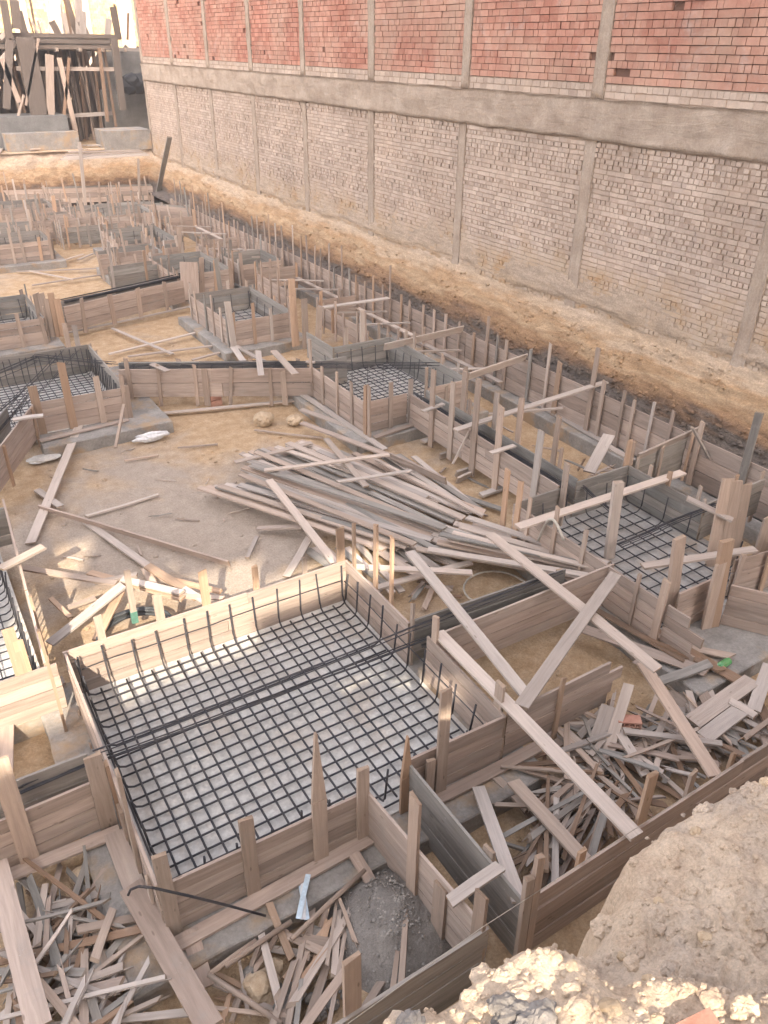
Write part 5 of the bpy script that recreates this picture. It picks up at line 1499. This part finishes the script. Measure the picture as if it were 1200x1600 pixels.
# plank bridge
br = thing('plank_bridge', (6.9, 37.5, 0), 'plank trestle with two thin legs before the far bank', 'trestle')
Yb = 37.4
for k in range(4):
    b = MB(); b.board(U(94 + k * 4, 248 - 3 * k, Yb + .15 * k), U(233 - k * 5, 243 - 3 * k, Yb + .15 * k), .22, .05, segs=2, warp=.03); b.build('plank', M['loose'], br)
for (p, q, w_) in (((124, 222), (133, 322), .13), ((216, 248), (218, 318), .09)):
    a_ = U(*p, Yb - .1); b_ = U(*q, Yb - .1); b_.z = -.2
    b = MB(); b.board(b_, a_, w_, .08, up=(0, 1, 0), segs=1); b.build('leg', M['loose'], br)
b = MB(); a_ = PV(265, 214, (11.2, 0), (1, 0)); b.board(PV(246, 305, (11.0, 0), (1, 0)), a_, .2, .06, up=(0, 1, 0), segs=1)
tag(b.build('leaning_plank', M['gform'], None, tuple(a_)), 'plank leaning upright against the far corner of the brick building', 'plank')
for i in range(16):
    px = R.uniform(0, 240); py = R.uniform(226, 236)
    q = P(px, py, zu + .06)
    a = R.uniform(-.5, .5) + R.choice([0, 1.2]); d = Vector((math.cos(a), math.sin(a), 0)); L = R.uniform(.5, 1.4)
    if q.x + L > 11.5 or q.y < 39.3: continue
    timber(q - d * L, q + d * L, .14, .05, label='scrap plank on the edge of the far bank', group='scrap planks on the far bank', name='scrap_board', cat='scrap board')
# far sunlit wall
fw = thing('far_brick_wall', (0, 60, zu), 'tall sunlit yellow brick wall closing the far end, with pale concrete columns', 'wall')
def yw(x0, x1, z0, z1, Y):
    b = MB(); r = 0; z = z0
    while z < z1:
        x = x0 + (r % 2) * .15
        while x < x1:
            t_ = (R.random(), R.random(), 0); o_ = R.uniform(-.012, .012)
            if R.random() > .012: b.box((x, Y + o_, z), (min(x + .29, x1), Y + .1, z + .138), t_, skip=('+y', '-z'))
            x += .30
        z += .15; r += 1
    return b
yw(-16, 26, 5.5, 13.5, 60).build('brickwork', M['yellow'], fw)
b = MB(); b.box((-16, 60.06, 1.5), (26, 60.5, 13.4)); b.build('backing', M['mortar'], fw)
for px in (85, 128, 195, 30):
    x = U(px, 20, 60).x
    b = MB(); b.box((x - .45, 59.9, 1.5), (x + .45, 60.05, 14)); b.build('column', M['col'], fw)

# ---------------------------------------------------------------- added sun blocker behind the viewpoint, unseen, shading the pit
def backp(px, py, z, Y=-7.0):
    p = P(px, py, z); t = (p.y - Y) / sdir.y
    return p - sdir * t
HT = 49.5
blocker = thing('sun_blocker', (0, -7, 2.7), 'tall unseen sun blocker added behind the viewpoint with openings that shape the sun patches', 'wall')
# openings (x0, x1, z0, z1) found by following the sunlight back from the lit patches
OP = [(-7.2, -6.6, 10.3, 12.9), (-6.6, -5.2, 10.2, 11.95), (-5.2, -3.9, 10.25, 11.65), (-3.9, -2.0, 10.65, 11.25), (-3.15, -2.35, 9.0, 9.52), (-2.35, -1.5, 8.93, 9.33)]
cuts_x = sorted({-38, 9} | {o[0] for o in OP} | {o[1] for o in OP})
for i in range(len(cuts_x) - 1):
    xa, xb = cuts_x[i], cuts_x[i + 1]
    hole = [o for o in OP if o[0] <= xa and o[1] >= xb]
    z = 2.6
    for o in sorted(hole, key=lambda o: o[2]):
        b = MB(); b.box((xa, -7.12, z), (xb, -7, o[2])); b.build('blocker_panel', M['bounce'], blocker); z = o[3]
    b = MB(); b.box((xa, -7.12, z), (xb, -7, HT)); b.build('blocker_panel', M['bounce'], blocker)

# ---------------------------------------------------------------- dusty air
b = MB(); b.box((-59, -59, -2.5), (69, 119, 50.5))
hz = tag(b.build('haze', M['bounce'], None, None), 'thin dusty air over the whole site', 'haze', None, 'stuff')
hm = bpy.data.materials.new('dusty_air'); hm.use_nodes = True
t = hm.node_tree; t.nodes.clear()
out = t.nodes.new('ShaderNodeOutputMaterial'); pv = t.nodes.new('ShaderNodeVolumePrincipled')
pv.inputs['Color'].default_value = (.95, .91, .89, 1); pv.inputs['Density'].default_value = .002; pv.inputs['Anisotropy'].default_value = .2
t.links.new(pv.outputs[0], out.inputs['Volume'])
hz.data.materials.clear(); hz.data.materials.append(hm)
